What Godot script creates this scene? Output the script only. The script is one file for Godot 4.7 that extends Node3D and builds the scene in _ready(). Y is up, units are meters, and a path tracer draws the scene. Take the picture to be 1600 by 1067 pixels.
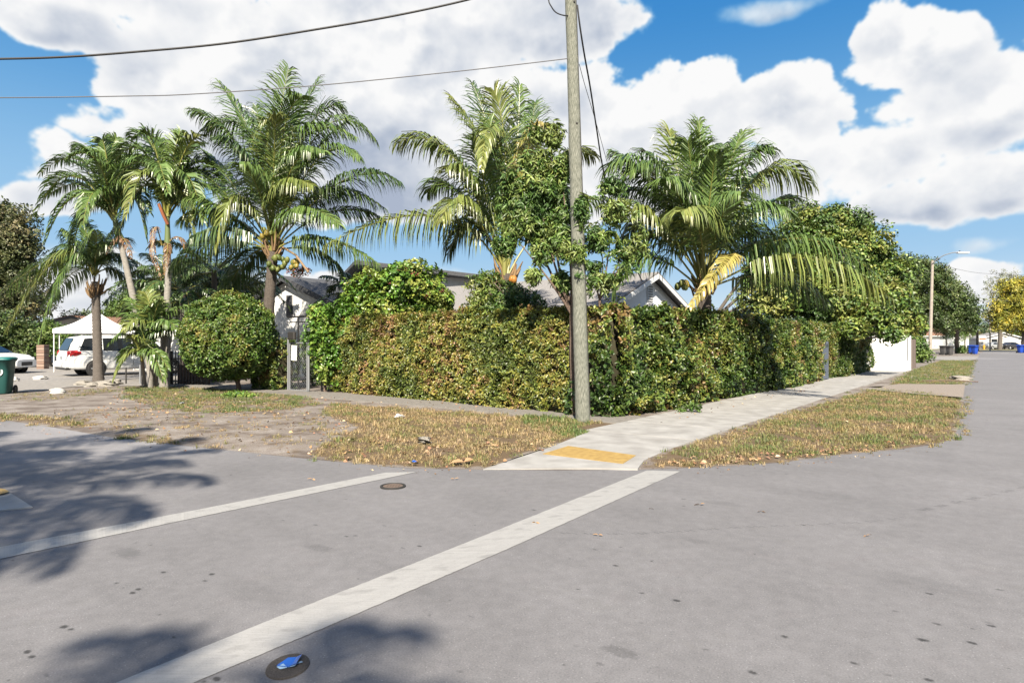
extends Node3D
# A street corner: clipped hedges round a corner lot, palms, a timber utility pole and the road in front.
const F := 1000.0
const CX := 800.0
const CY := 533.0
const EYE := 1.55
const EXPO := 2.65
const O3 := Vector3(1.74, 0, -12.0)
const R3 := Vector3(0.605, 0, -0.796)      # along the right-hand street
const L3 := Vector3(-0.796, 0, -0.605)     # along the left-hand street
const STREET_TURN := 0.921                 # turns local +X to R3 and local +Z to -L3
var rng := RandomNumberGenerator.new()
var fine := FastNoiseLite.new()
var rough_noise := FastNoiseLite.new()
var used := {}
var M := {}

# ---------------------------------------------------------------- places
func gp(x: float, y: float, h := 0.0) -> Vector3:
	var d := F * (EYE - h) / (y - CY)
	return Vector3((x - CX) / F * d, h, -d)
func at(x: float, y: float, d: float) -> Vector3:
	return Vector3((x - CX) / F * d, EYE + (CY - y) / F * d, -d)
func up(u: float, v: float, y := 0.0) -> Vector3:
	return O3 + R3 * u + L3 * v + Vector3(0, y, 0)
func to_uv(p: Vector3) -> Vector2:
	return Vector2((p - O3).dot(R3), (p - O3).dot(L3))
func rf(a: float, b: float) -> float:
	return rng.randf_range(a, b)
func rdir() -> Vector3:
	var z := rf(-1, 1)
	var a := rf(0, TAU)
	var r := sqrt(1.0 - z * z)
	return Vector3(r * cos(a), z, r * sin(a))

# ---------------------------------------------------------------- mesh builder
class MB:
	var v := PackedVector3Array()
	var n := PackedVector3Array()
	var c := PackedColorArray()
	var t := PackedVector2Array()
	var t2 := PackedVector2Array()
	var col := Color.WHITE
	var flat := false
	func tri(a: Vector3, b: Vector3, d: Vector3, na: Vector3, nb: Vector3, nd: Vector3) -> void:
		if (d - a).cross(b - a).dot(na + nb + nd) < 0.0:
			v.append(a); v.append(d); v.append(b)
			n.append(na); n.append(nd); n.append(nb)
		else:
			v.append(a); v.append(b); v.append(d)
			n.append(na); n.append(nb); n.append(nd)
		c.append(col); c.append(col); c.append(col)
	func ftri(a: Vector3, b: Vector3, d: Vector3) -> void:
		v.append(a); v.append(b); v.append(d)
		c.append(col); c.append(col); c.append(col)
	func quad(a: Vector3, b: Vector3, d: Vector3, e: Vector3, nn: Vector3) -> void:
		tri(a, b, d, nn, nn, nn)
		tri(a, d, e, nn, nn, nn)
	func nquad(a: Vector3, b: Vector3, d: Vector3, e: Vector3, out: Vector3) -> void:
		var nn := (b - a).cross(d - a)
		if nn.length() < 1e-12:
			nn = (d - a).cross(e - a)
		nn = nn.normalized()
		if nn.dot(out) < 0.0:
			nn = -nn
		quad(a, b, d, e, nn)
	func box(xf: Transform3D, size: Vector3, bev := 0.0) -> void:
		var h := size * 0.5
		var b: float = minf(bev, minf(h.x, minf(h.y, h.z)) * 0.45)
		var ax := [Vector3(1, 0, 0), Vector3(0, 1, 0), Vector3(0, 0, 1)]
		for i in 3:
			var j := (i + 1) % 3
			var k := (i + 2) % 3
			for s: float in [-1.0, 1.0]:
				var o: Vector3 = ax[i] * (h[i] * s)
				var a: Vector3 = ax[j] * (h[j] - b)
				var d: Vector3 = ax[k] * (h[k] - b)
				quad(xf * (o - a - d), xf * (o + a - d), xf * (o + a + d), xf * (o - a + d), (xf.basis * (ax[i] * s)).normalized())
		if b <= 0.0:
			return
		for i in 3:
			var j := (i + 1) % 3
			var k := (i + 2) % 3
			for s: float in [-1.0, 1.0]:
				for q: float in [-1.0, 1.0]:
					var p1: Vector3 = ax[i] * (h[i] * s) + ax[j] * ((h[j] - b) * q)
					var p2: Vector3 = ax[i] * ((h[i] - b) * s) + ax[j] * (h[j] * q)
					var d: Vector3 = ax[k] * (h[k] - b)
					quad(xf * (p1 - d), xf * (p1 + d), xf * (p2 + d), xf * (p2 - d), (xf.basis * (ax[i] * s + ax[j] * q)).normalized())
		for s: float in [-1.0, 1.0]:
			for q: float in [-1.0, 1.0]:
				for w: float in [-1.0, 1.0]:
					var sg := Vector3(s, q, w)
					var nn := (xf.basis * sg).normalized()
					tri(xf * (sg * Vector3(h.x, h.y - b, h.z - b)), xf * (sg * Vector3(h.x - b, h.y, h.z - b)), xf * (sg * Vector3(h.x - b, h.y - b, h.z)), nn, nn, nn)
	func bx(center: Vector3, size: Vector3, bev := 0.0) -> void:
		box(Transform3D(Basis(), center), size, bev)
	func tube(pts: Array, radii: Array, sides := 8, caps := true) -> void:
		var m := pts.size()
		var side := Vector3.ZERO
		var rings: Array = []
		var norms: Array = []
		for i in m:
			var tan: Vector3 = (pts[mini(i + 1, m - 1)] - pts[maxi(i - 1, 0)]).normalized()
			if side == Vector3.ZERO:
				side = tan.cross(Vector3(0.31, 0.1, 0.95)).normalized()
			side = (side - tan * side.dot(tan)).normalized()
			var up2 := tan.cross(side)
			var ring := PackedVector3Array()
			var nr := PackedVector3Array()
			for k in sides:
				var a := TAU * k / sides
				var d := side * cos(a) + up2 * sin(a)
				nr.append(d)
				ring.append(pts[i] + d * radii[i])
			rings.append(ring)
			norms.append(nr)
		for i in m - 1:
			for k in sides:
				var k2 := (k + 1) % sides
				tri(rings[i][k], rings[i][k2], rings[i + 1][k2], norms[i][k], norms[i][k2], norms[i + 1][k2])
				tri(rings[i][k], rings[i + 1][k2], rings[i + 1][k], norms[i][k], norms[i + 1][k2], norms[i + 1][k])
		if caps:
			for e in [0, m - 1]:
				var tn: Vector3 = (pts[0] - pts[1]).normalized() if e == 0 else (pts[m - 1] - pts[m - 2]).normalized()
				for k in range(1, sides - 1):
					tri(rings[e][0], rings[e][k], rings[e][k + 1], tn, tn, tn)
	func lathe(xf: Transform3D, prof: Array, sides := 20) -> void:   # prof: [radius, height] pairs; turned about local Y
		for i in prof.size() - 1:
			var p: Vector2 = prof[i]
			var q: Vector2 = prof[i + 1]
			var e := q - p
			if e.length() < 1e-6:
				continue
			var nn := Vector2(e.y, -e.x).normalized()
			for k in sides:
				var a := TAU * k / sides
				var b := TAU * (k + 1) / sides
				var da := Vector3(cos(a), 0, sin(a))
				var db := Vector3(cos(b), 0, sin(b))
				var n1 := (xf.basis * (da * nn.x + Vector3(0, nn.y, 0))).normalized()
				var n2 := (xf.basis * (db * nn.x + Vector3(0, nn.y, 0))).normalized()
				var y1 := Vector3(0, p.y, 0)
				var y2 := Vector3(0, q.y, 0)
				if p.x > 1e-5:
					tri(xf * (da * p.x + y1), xf * (db * p.x + y1), xf * (db * q.x + y2), n1, n2, n2)
				if q.x > 1e-5:
					tri(xf * (da * p.x + y1), xf * (db * q.x + y2), xf * (da * q.x + y2), n1, n2, n1)
	func mesh() -> ArrayMesh:
		var a := []
		a.resize(Mesh.ARRAY_MAX)
		a[Mesh.ARRAY_VERTEX] = v
		if n.size() == v.size():
			a[Mesh.ARRAY_NORMAL] = n
		a[Mesh.ARRAY_COLOR] = c
		if t.size() == v.size():
			a[Mesh.ARRAY_TEX_UV] = t
		if t2.size() == v.size():
			a[Mesh.ARRAY_TEX_UV2] = t2
		var m := ArrayMesh.new()
		m.add_surface_from_arrays(Mesh.PRIMITIVE_TRIANGLES, a)
		return m

func loft(rings: Array, cap0 := true, cap1 := true, closed := true) -> ArrayMesh:
	var st := SurfaceTool.new()
	st.begin(Mesh.PRIMITIVE_TRIANGLES)
	st.set_smooth_group(0)
	var m: int = rings[0].size()
	var w := m if closed else m - 1
	for i in rings.size() - 1:
		for k in w:
			var k2 := (k + 1) % m
			for p in [rings[i][k], rings[i][k2], rings[i + 1][k2], rings[i][k], rings[i + 1][k2], rings[i + 1][k]]:
				st.add_vertex(p)
	st.set_smooth_group(1)
	if cap0:
		for k in range(1, m - 1):
			for p in [rings[0][0], rings[0][k + 1], rings[0][k]]:
				st.add_vertex(p)
	st.set_smooth_group(2)
	if cap1:
		var e: Array = Array(rings[rings.size() - 1])
		for k in range(1, m - 1):
			for p in [e[0], e[k], e[k + 1]]:
				st.add_vertex(p)
	st.generate_normals()
	return st.commit()

# ---------------------------------------------------------------- objects
func numbered(called: String) -> String:
	var k: int = used.get(called, 0)
	used[called] = k + 1
	return called if k == 0 else "%s_%03d" % [called, k]
func tag(o: Node, label := "", category := "", group := "", kind := "") -> void:
	if label: o.set_meta("label", label)
	if category: o.set_meta("category", category)
	if group: o.set_meta("group", group)
	if kind: o.set_meta("kind", kind)
func thing(called: String, label: String, category: String, pos := Vector3.ZERO, turn := 0.0, group := "") -> Node3D:
	var o := Node3D.new()
	o.name = numbered(called)
	add_child(o, true)
	o.position = pos
	o.rotation.y = turn
	tag(o, label, category, group)
	return o
func put(called: String, m, material: Material, parent: Node3D = self) -> MeshInstance3D:
	var o := MeshInstance3D.new()
	o.name = numbered(called) if parent == self else called
	o.mesh = m.mesh() if m is MB else m
	o.material_override = material
	parent.add_child(o, true)
	return o
func struct(called: String, m, material: Material) -> MeshInstance3D:
	var o := put(called, m, material)
	tag(o, "", "", "", "structure")
	return o
func scatter(called: String, m, material: Material, xfs: Array, cols: PackedColorArray, parent: Node3D) -> MultiMeshInstance3D:
	var mm := MultiMesh.new()
	mm.transform_format = MultiMesh.TRANSFORM_3D
	mm.use_colors = true
	mm.mesh = m.mesh() if m is MB else m
	mm.instance_count = xfs.size()
	for i in xfs.size():
		mm.set_instance_transform(i, xfs[i])
		mm.set_instance_color(i, cols[i])
	var o := MultiMeshInstance3D.new()
	o.name = numbered(called) if parent == self else called
	o.multimesh = mm
	o.material_override = material
	parent.add_child(o, true)
	tag(o, "", "", "", "stuff")
	return o

# ---------------------------------------------------------------- materials
func lin(r: float, g: float, b: float) -> Color:
	return Color(r, g, b).linear_to_srgb()
func mat(called: String, c: Color, rough := 0.7, metal := 0.0) -> StandardMaterial3D:
	var m := StandardMaterial3D.new()
	m.resource_name = called
	m.albedo_color = c
	m.roughness = rough
	m.metallic = metal
	M[called] = m
	return m
func leafmat(called: String, rough := 0.42, through := 0.35) -> StandardMaterial3D:
	var m := mat(called, Color.WHITE, rough)
	m.vertex_color_use_as_albedo = true
	m.cull_mode = BaseMaterial3D.CULL_DISABLED
	m.backlight_enabled = true
	m.backlight = Color(through, through, through * 0.6)
	return m
func noise_image(size: int, freq: float, oct: int, seed_: int, lo: Color, hi: Color, ridged := false, squash := Vector2.ONE) -> ImageTexture:
	var n := FastNoiseLite.new()
	n.seed = seed_
	n.frequency = freq
	n.fractal_octaves = oct
	n.noise_type = FastNoiseLite.TYPE_SIMPLEX_SMOOTH
	if ridged:
		n.fractal_type = FastNoiseLite.FRACTAL_RIDGED
	var g := n.get_seamless_image(int(size * squash.x), int(size * squash.y))
	g.resize(size, size)
	var d := g.get_data()
	var out := PackedByteArray()
	out.resize(size * size * 3)
	var st := d.size() / (size * size)
	for i in size * size:
		var k := d[i * st] / 255.0
		out[i * 3] = int(255 * lerpf(lo.r, hi.r, k))
		out[i * 3 + 1] = int(255 * lerpf(lo.g, hi.g, k))
		out[i * 3 + 2] = int(255 * lerpf(lo.b, hi.b, k))
	return ImageTexture.create_from_image(Image.create_from_data(size, size, false, Image.FORMAT_RGB8, out))
func grained(m: StandardMaterial3D, tex: Texture2D, scale: float, bump: Texture2D = null, depth := 0.0) -> StandardMaterial3D:
	m.albedo_texture = tex
	m.uv1_triplanar = true
	m.uv1_world_triplanar = true
	m.uv1_scale = Vector3.ONE * scale
	if bump:
		m.heightmap_enabled = true
		m.heightmap_texture = bump
		m.heightmap_scale = depth
	return m

# ---------------------------------------------------------------- sky
var cloud_list: Array = []
var near_clouds: Array = []
func clouds_near(az: float) -> void:
	near_clouds = []
	for c in cloud_list:
		var da: float = absf(az - c[0])
		if minf(da, TAU - da) < c[2] * 1.7 + 0.1:
			near_clouds.append(c)
var n_big := FastNoiseLite.new()
var n_fine := FastNoiseLite.new()
var n_cell := FastNoiseLite.new()
func add_cloud(x: float, y: float, rx: float, ry: float, grey: float, soft := 1.0) -> void:
	var az := atan((x - CX) / F)
	var el := atan((CY - y) * cos(az) / F)
	var kx := cos(az) * cos(az)
	cloud_list.append([az, el, rx / F * kx, ry / F * cos(az) * cos(el), grey, soft])
func smooth01(a: float, b: float, x: float) -> float:
	var t := clampf((x - a) / (b - a), 0, 1)
	return t * t * (3 - 2 * t)
func sky_color(az: float, el: float) -> Color:
	var blue := Color(0.87, 0.925, 0.965).lerp(Color(0.62, 0.79, 0.93), smooth01(0.0, 0.16, el)).lerp(Color(0.245, 0.545, 0.815), smooth01(0.14, 0.52, el))
	if el > 0.45:
		blue = blue.lerp(Color(0.13, 0.40, 0.72), smooth01(0.45, 1.4, el))
	var d := Vector3(sin(az) * cos(el), sin(el) * 1.25, -cos(az) * cos(el))
	var nb := n_big.get_noise_3dv(d)
	var best := -9.0
	var grey := 0.0
	var soft := 0.0
	var low := 0.0
	var w2 := 0.0001
	var warp := nb * 0.09
	for c in near_clouds:
		var da: float = az - c[0]
		if da > PI: da -= TAU
		elif da < -PI: da += TAU
		da += warp
		if absf(da) > c[2] * 1.7:
			continue
		var de: float = el - c[1] + warp * 0.4
		var ex: float = da / c[2]
		var ey: float = de / c[3]
		var f := 1.0 - ex * ex - (ey * ey if ey > 0.0 else ey * ey * 1.4)
		best = maxf(best, f)
		var w := maxf(0.0, f + 0.45)
		w = w * w
		w2 += w
		grey += c[4] * w
		soft += (c[5] - 1.0) * w
		low += ey * w
	if best < -1.1:
		return blue
	grey /= w2
	low /= w2
	soft = 1.0 + soft / w2
	var dn := d + Vector3(nb, n_big.get_noise_3dv(d * 1.7), nb) * 0.02
	var nf := n_fine.get_noise_3dv(d)
	var puff := -n_cell.get_noise_3dv(dn)
	var dens := best * 0.75 + nb * 0.45 + (puff - 0.42) * 1.25 + nf * 0.55 - 0.1
	var a := smooth01(-0.06, 0.11 + 0.2 * grey, dens)
	if soft > 1.3:
		a = smooth01(-0.1, 0.9, dens) * 0.8
	if a <= 0.0:
		return blue
	var puff2 := -n_cell.get_noise_3dv(dn + Vector3(-0.006, 0.016, 0.004))
	var nf2 := n_fine.get_noise_3dv(d + Vector3(-0.006, 0.016, 0.004))
	var relief := clampf((puff2 - puff) * 1.1 + (nf2 - nf) * 1.0, -0.4, 0.6)
	var thick := smooth01(0.10, 0.9, dens)
	var broad := smooth01(-0.25, 0.35, n_big.get_noise_3dv(d * 0.8 + Vector3(3, 1, 2)))
	var shade := grey * thick * (0.55 + 0.85 * broad) + 0.55 * thick * smooth01(0.10, -0.8, low) + relief * (0.22 + 0.32 * thick)
	var nb2 := n_big.get_noise_3dv(d * 1.6 + Vector3(-0.03, 0.07, 0.02))
	shade += clampf((nb2 - n_big.get_noise_3dv(d * 1.6)) * 1.2, -0.15, 0.28) * (0.3 + 0.7 * thick)
	shade = clampf(shade, 0, 1)
	var cl := Color(0.985, 0.985, 0.985).lerp(Color(0.68, 0.725, 0.80), shade)
	return blue.lerp(cl, a)
func make_sky() -> Image:
	n_big.seed = 11; n_big.frequency = 2.6; n_big.fractal_octaves = 4
	n_big.noise_type = FastNoiseLite.TYPE_SIMPLEX_SMOOTH
	n_fine.seed = 5; n_fine.frequency = 7.0; n_fine.fractal_octaves = 7; n_fine.fractal_gain = 0.6
	n_fine.noise_type = FastNoiseLite.TYPE_SIMPLEX_SMOOTH
	n_cell.seed = 9; n_cell.frequency = 9.0; n_cell.noise_type = FastNoiseLite.TYPE_CELLULAR
	n_cell.cellular_return_type = FastNoiseLite.RETURN_DISTANCE; n_cell.fractal_type = FastNoiseLite.FRACTAL_FBM
	n_cell.fractal_octaves = 5; n_cell.fractal_gain = 0.55; n_cell.cellular_jitter = 1.0
	# the clouds in view, then more of the same all round
	add_cloud(430, 100, 330, 110, 0.10); add_cloud(230, 0, 300, 62, 0.55); add_cloud(560, 230, 220, 100, 0.85); add_cloud(520, 300, 250, 50, 0.9)
	add_cloud(700, 110, 190, 110, 0.15); add_cloud(330, 235, 230, 70, 0.35); add_cloud(640, 290, 210, 60, 0.8)
	add_cloud(210, 120, 120, 75, 0.15); add_cloud(150, 70, 120, 40, 0.4); add_cloud(1420, 185, 100, 60, 0.4); add_cloud(60, 262, 90, 58, 0.15); add_cloud(190, 270, 90, 50, 0.3); add_cloud(870, 20, 170, 80, 0.55); add_cloud(650, 15, 220, 60, 0.25); add_cloud(60, 40, 200, 50, 0.6)
	add_cloud(900, 220, 190, 130, 0.2); add_cloud(1060, 215, 120, 105, 0.0); add_cloud(1190, 215, 130, 100, 0.1); add_cloud(1000, 300, 260, 70, 0.35)
	add_cloud(1440, 90, 128, 100, 0.05); add_cloud(1540, 165, 130, 85, 0.2); add_cloud(1470, 230, 170, 60, 0.95); add_cloud(1300, 280, 240, 75, 0.5); add_cloud(1510, 300, 200, 62, 0.8); add_cloud(1180, 318, 190, 46, 0.85); add_cloud(1400, 328, 170, 38, 1.0)
	add_cloud(1225, 4, 95, 26, 0.2, 1.5); add_cloud(1555, 372, 62, 16, 0.25, 1.5); add_cloud(1570, 425, 80, 40, 0.1)
	add_cloud(1500, 470, 120, 30, 0.1, 1.5); add_cloud(260, 430, 300, 34, 0.2, 1.6); add_cloud(40, 330, 90, 40, 0.5); add_cloud(170, 440, 200, 50, 0.15); add_cloud(640, 455, 260, 40, 0.15)
	add_cloud(760, 440, 260, 26, 0.2, 1.6)
	var r := RandomNumberGenerator.new()
	r.seed = 77
	for i in 30:
		var az := r.randf_range(0.85, TAU - 0.85)
		cloud_list.append([az if az < PI else az - TAU, r.randf_range(0.06, 0.62), r.randf_range(0.12, 0.34), r.randf_range(0.06, 0.16), r.randf_range(0.15, 0.7), 1.0])
	for i in 16:
		cloud_list.append([r.randf_range(-PI, PI), r.randf_range(0.66, 1.25), r.randf_range(0.2, 0.5), r.randf_range(0.08, 0.18), r.randf_range(0.1, 0.6), 1.0])
	var lw := 768
	var lh := 384
	var low := Image.create(lw, lh, false, Image.FORMAT_RGB8)
	low.fill(Color(0.52, 0.51, 0.48))
	for x in lw:
		var az := (x + 0.5) / lw * TAU
		az = az if az < PI else az - TAU
		clouds_near(az)
		for y in lh / 2 + 2:
			low.set_pixel(x, y, sky_color(az, (0.5 - (y + 0.5) / lh) * PI))
	low.resize(4096, 2048, Image.INTERPOLATE_BILINEAR)
	var hw := 512
	var hh := 384
	for side in 2:
		var hi := Image.create(hw, hh, false, Image.FORMAT_RGB8)
		for x in hw:
			var az := (x + 0.5) / 4096.0 * TAU if side == 0 else (x + 0.5 - hw) / 4096.0 * TAU
			clouds_near(az)
			for y in hh:
				hi.set_pixel(x, y, sky_color(az, (0.5 - (y + 1024 - hh + 0.5) / 2048.0) * PI))
		low.blit_rect(hi, Rect2i(0, 0, hw, hh), Vector2i(0 if side == 0 else 4096 - hw, 1024 - hh))
	return low

# ---------------------------------------------------------------- foliage
func leaf_cluster(count: int, len_: float, wid: float, spread: float, seed_: int, droop := 0.0, jitter := 0.25) -> MB:
	var r := RandomNumberGenerator.new()
	r.seed = seed_
	var b := MB.new()
	for i in count:
		var a := TAU * i / count + r.randf_range(-0.5, 0.5)
		var tilt := r.randf_range(-0.2, 1.0) - droop
		var d := Vector3(cos(a) * cos(tilt), sin(tilt), sin(a) * cos(tilt)).normalized()
		var o := Vector3(r.randf_range(-1, 1), r.randf_range(-1, 1), r.randf_range(-1, 1)) * spread
		var s := d.cross(Vector3(r.randf_range(-0.6, 0.6), 1, r.randf_range(-0.6, 0.6))).normalized()
		var nn := s.cross(d)
		var l := len_ * r.randf_range(0.75, 1.2)
		var w := wid * r.randf_range(0.8, 1.15)
		var k := r.randf_range(1.0 - jitter, 1.0 + jitter)
		b.col = Color(k, k, k)
		var p0 := o
		var p1 := o + d * l * 0.35 + s * w * 0.5 + nn * w * 0.18
		var p2 := o + d * l * 0.35 - s * w * 0.5 + nn * w * 0.18
		var q1 := o + d * l * 0.72 + s * w * 0.36 + nn * w * 0.12 + Vector3(0, -0.05 * l, 0)
		var q2 := o + d * l * 0.72 - s * w * 0.36 + nn * w * 0.12 + Vector3(0, -0.05 * l, 0)
		var m := o + d * l * 0.5
		var e := o + d * l + Vector3(0, -0.16 * l, 0)
		b.ftri(p0, p1, m); b.ftri(p0, m, p2)
		b.ftri(p1, q1, m); b.ftri(m, q2, p2)
		b.ftri(q1, e, m); b.ftri(m, e, q2)
	return b
func leaf_xf(p: Vector3, out: Vector3, wild: float, s: float) -> Transform3D:
	var y := (out + rdir() * wild).normalized()
	var x := y.cross(rdir()).normalized()
	return Transform3D(Basis(x * s, y * s, x.cross(y) * s), p)
func pick(pal: Array, k: float) -> Color:
	var c: Color = pal[clampi(int(k * pal.size()), 0, pal.size() - 1)]
	var j := rf(0.80, 1.65)
	return Color(c.r * j * rf(0.92, 1.08), c.g * j, c.b * j * rf(0.85, 1.15))

# a crown of leaf clusters filling lumpy ellipsoids; blobs: [centre, radii, count]
func crown(parent: Node3D, m, material: Material, blobs: Array, pal: Array, size := 1.0, gap := 0.22, lump := 0.3, freq := 1.4, shell := 0.5) -> void:
	var xfs: Array = []
	var cols := PackedColorArray()
	for bl in blobs:
		var c: Vector3 = bl[0]
		var r: Vector3 = bl[1]
		var made := 0
		var tries := 0
		while made < bl[2] and tries < bl[2] * 4:
			tries += 1
			var d := rdir()
			var q := d * pow(rng.randf(), shell) 
			var p := c + q * r
			var k := fine.get_noise_3dv(p * freq)
			var reach := 1.0 + lump * 2.0 * rough_noise.get_noise_3dv((c + d * r) * freq * 0.55)
			p = c + q * r * reach
			if k < -gap and q.length() > 0.55:
				continue
			xfs.append(leaf_xf(p - parent.position, d * 0.7 + Vector3(0, 0.5, 0), 0.75, size * rf(0.8, 1.25)))
			cols.append(pick(pal, clampf(0.5 + rough_noise.get_noise_3dv(p * freq * 0.8) * 0.9 + rf(-0.35, 0.35), 0, 0.999)))
			made += 1
	scatter("crown", m, material, xfs, cols, parent)
func limb(b: MB, p0: Vector3, p1: Vector3, r0: float, r1: float, bend := 0.08, sides := 7) -> void:
	var pts: Array = []
	var rr: Array = []
	var off := rdir() * (p1 - p0).length() * bend
	for i in 7:
		var t := i / 6.0
		pts.append(p0.lerp(p1, t) + off * sin(PI * t) + rdir() * r0 * 0.12)
		rr.append(lerpf(r0, r1, pow(t, 0.8)))
	b.tube(pts, rr, sides)
func tree(called: String, label: String, base: Vector3, r0: float, fork: Vector3, blobs: Array, m, material: Material, pal: Array, bark: Material, size := 1.0, gap := 0.22, category := "tree", group := "", shell := 0.5) -> Node3D:
	var o := thing(called, label, category, base, 0, group)
	var b := MB.new()
	limb(b, Vector3.ZERO, fork - base, r0, r0 * 0.7, 0.04, 9)
	for bl in blobs:
		var c: Vector3 = bl[0]
		limb(b, fork - base, c - base, r0 * 0.5, r0 * 0.12)
		for i in 3:
			var d := rdir()
			d.y = absf(d.y) * 0.7
			limb(b, (fork.lerp(c, 0.7)) - base, c + d * bl[1] * 0.75 - base, r0 * 0.2, r0 * 0.05)
	put("trunk", b, bark, o)
	crown(o, m, material, blobs, pal, size, gap, 0.3, 1.4, shell)
	return o

# a clipped hedge along p0 -> p1 (street face on the side of `out`)
func hedge(called: String, label: String, p0: Vector3, p1: Vector3, out: Vector3, thick: float, h: float, count: int, pal: Array, group := "", lump := 0.12, size := 1.0) -> Node3D:
	var o := thing(called, label, "hedge", p0, 0, group)
	var along := (p1 - p0).normalized()
	var len_ := p0.distance_to(p1)
	var xfs: Array = []
	var cols := PackedColorArray()
	for i in count:
		var k := rng.randf()
		var s := rf(0, len_)
		var y := h * pow(rng.randf(), 0.95)
		var d := 0.0
		var nn := out
		if k < 0.62:
			d = 0.0
		elif k < 0.86:
			d = rf(0.0, thick); y = h; nn = Vector3.UP
		elif k < 0.93:
			d = rf(0.0, thick)
			s = 0.0 if rng.randf() < 0.5 else len_
			nn = -along if s == 0.0 else along
		else:
			d = thick; nn = -out
		var p := p0 + along * s - out * d + Vector3(0, y, 0)
		var bulge := lump * (rough_noise.get_noise_3dv(p * 0.9) * 1.5 + fine.get_noise_3dv(p * 2.4) * 0.8)
		if nn == Vector3.UP: bulge *= 0.6
		if y < 0.25: bulge -= 0.06
		if y > h - 0.22 and nn == out: bulge -= 0.10 * (y - h + 0.22) / 0.22
		p += nn * (bulge - absf(rng.randfn(0, 0.07)) + 0.05)
		if rng.randf() < 0.025:
			p += nn * rf(0.03, 0.16)
		if fine.get_noise_3dv(p * 3.1 + Vector3(7, 0, 0)) < -0.27 and rng.randf() < 0.8:
			continue
		xfs.append(leaf_xf(p - p0, nn + Vector3(0, 0.35, 0), 0.7, size * rf(0.75, 1.25)))
		var tone := 0.5 + rough_noise.get_noise_3dv(p * 0.8 + Vector3(40, 0, 0)) * 0.6 + fine.get_noise_3dv(p * 2.0) * 0.45 + rf(-0.3, 0.3)
		cols.append(pick(pal, clampf(tone, 0, 0.999)))
	scatter("leaves", M.sprig, M.hedge_leaf, xfs, cols, o)
	# the twiggy inside
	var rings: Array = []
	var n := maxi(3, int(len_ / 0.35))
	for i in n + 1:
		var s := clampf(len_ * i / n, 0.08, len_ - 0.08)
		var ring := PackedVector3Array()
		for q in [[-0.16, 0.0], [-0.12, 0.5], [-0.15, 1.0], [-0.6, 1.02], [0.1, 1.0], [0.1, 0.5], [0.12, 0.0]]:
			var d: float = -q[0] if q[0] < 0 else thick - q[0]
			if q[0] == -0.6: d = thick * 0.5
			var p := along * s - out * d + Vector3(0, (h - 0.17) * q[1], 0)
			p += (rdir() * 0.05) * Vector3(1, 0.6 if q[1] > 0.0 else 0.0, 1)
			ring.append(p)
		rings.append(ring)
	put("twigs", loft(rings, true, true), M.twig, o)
	return o

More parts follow.
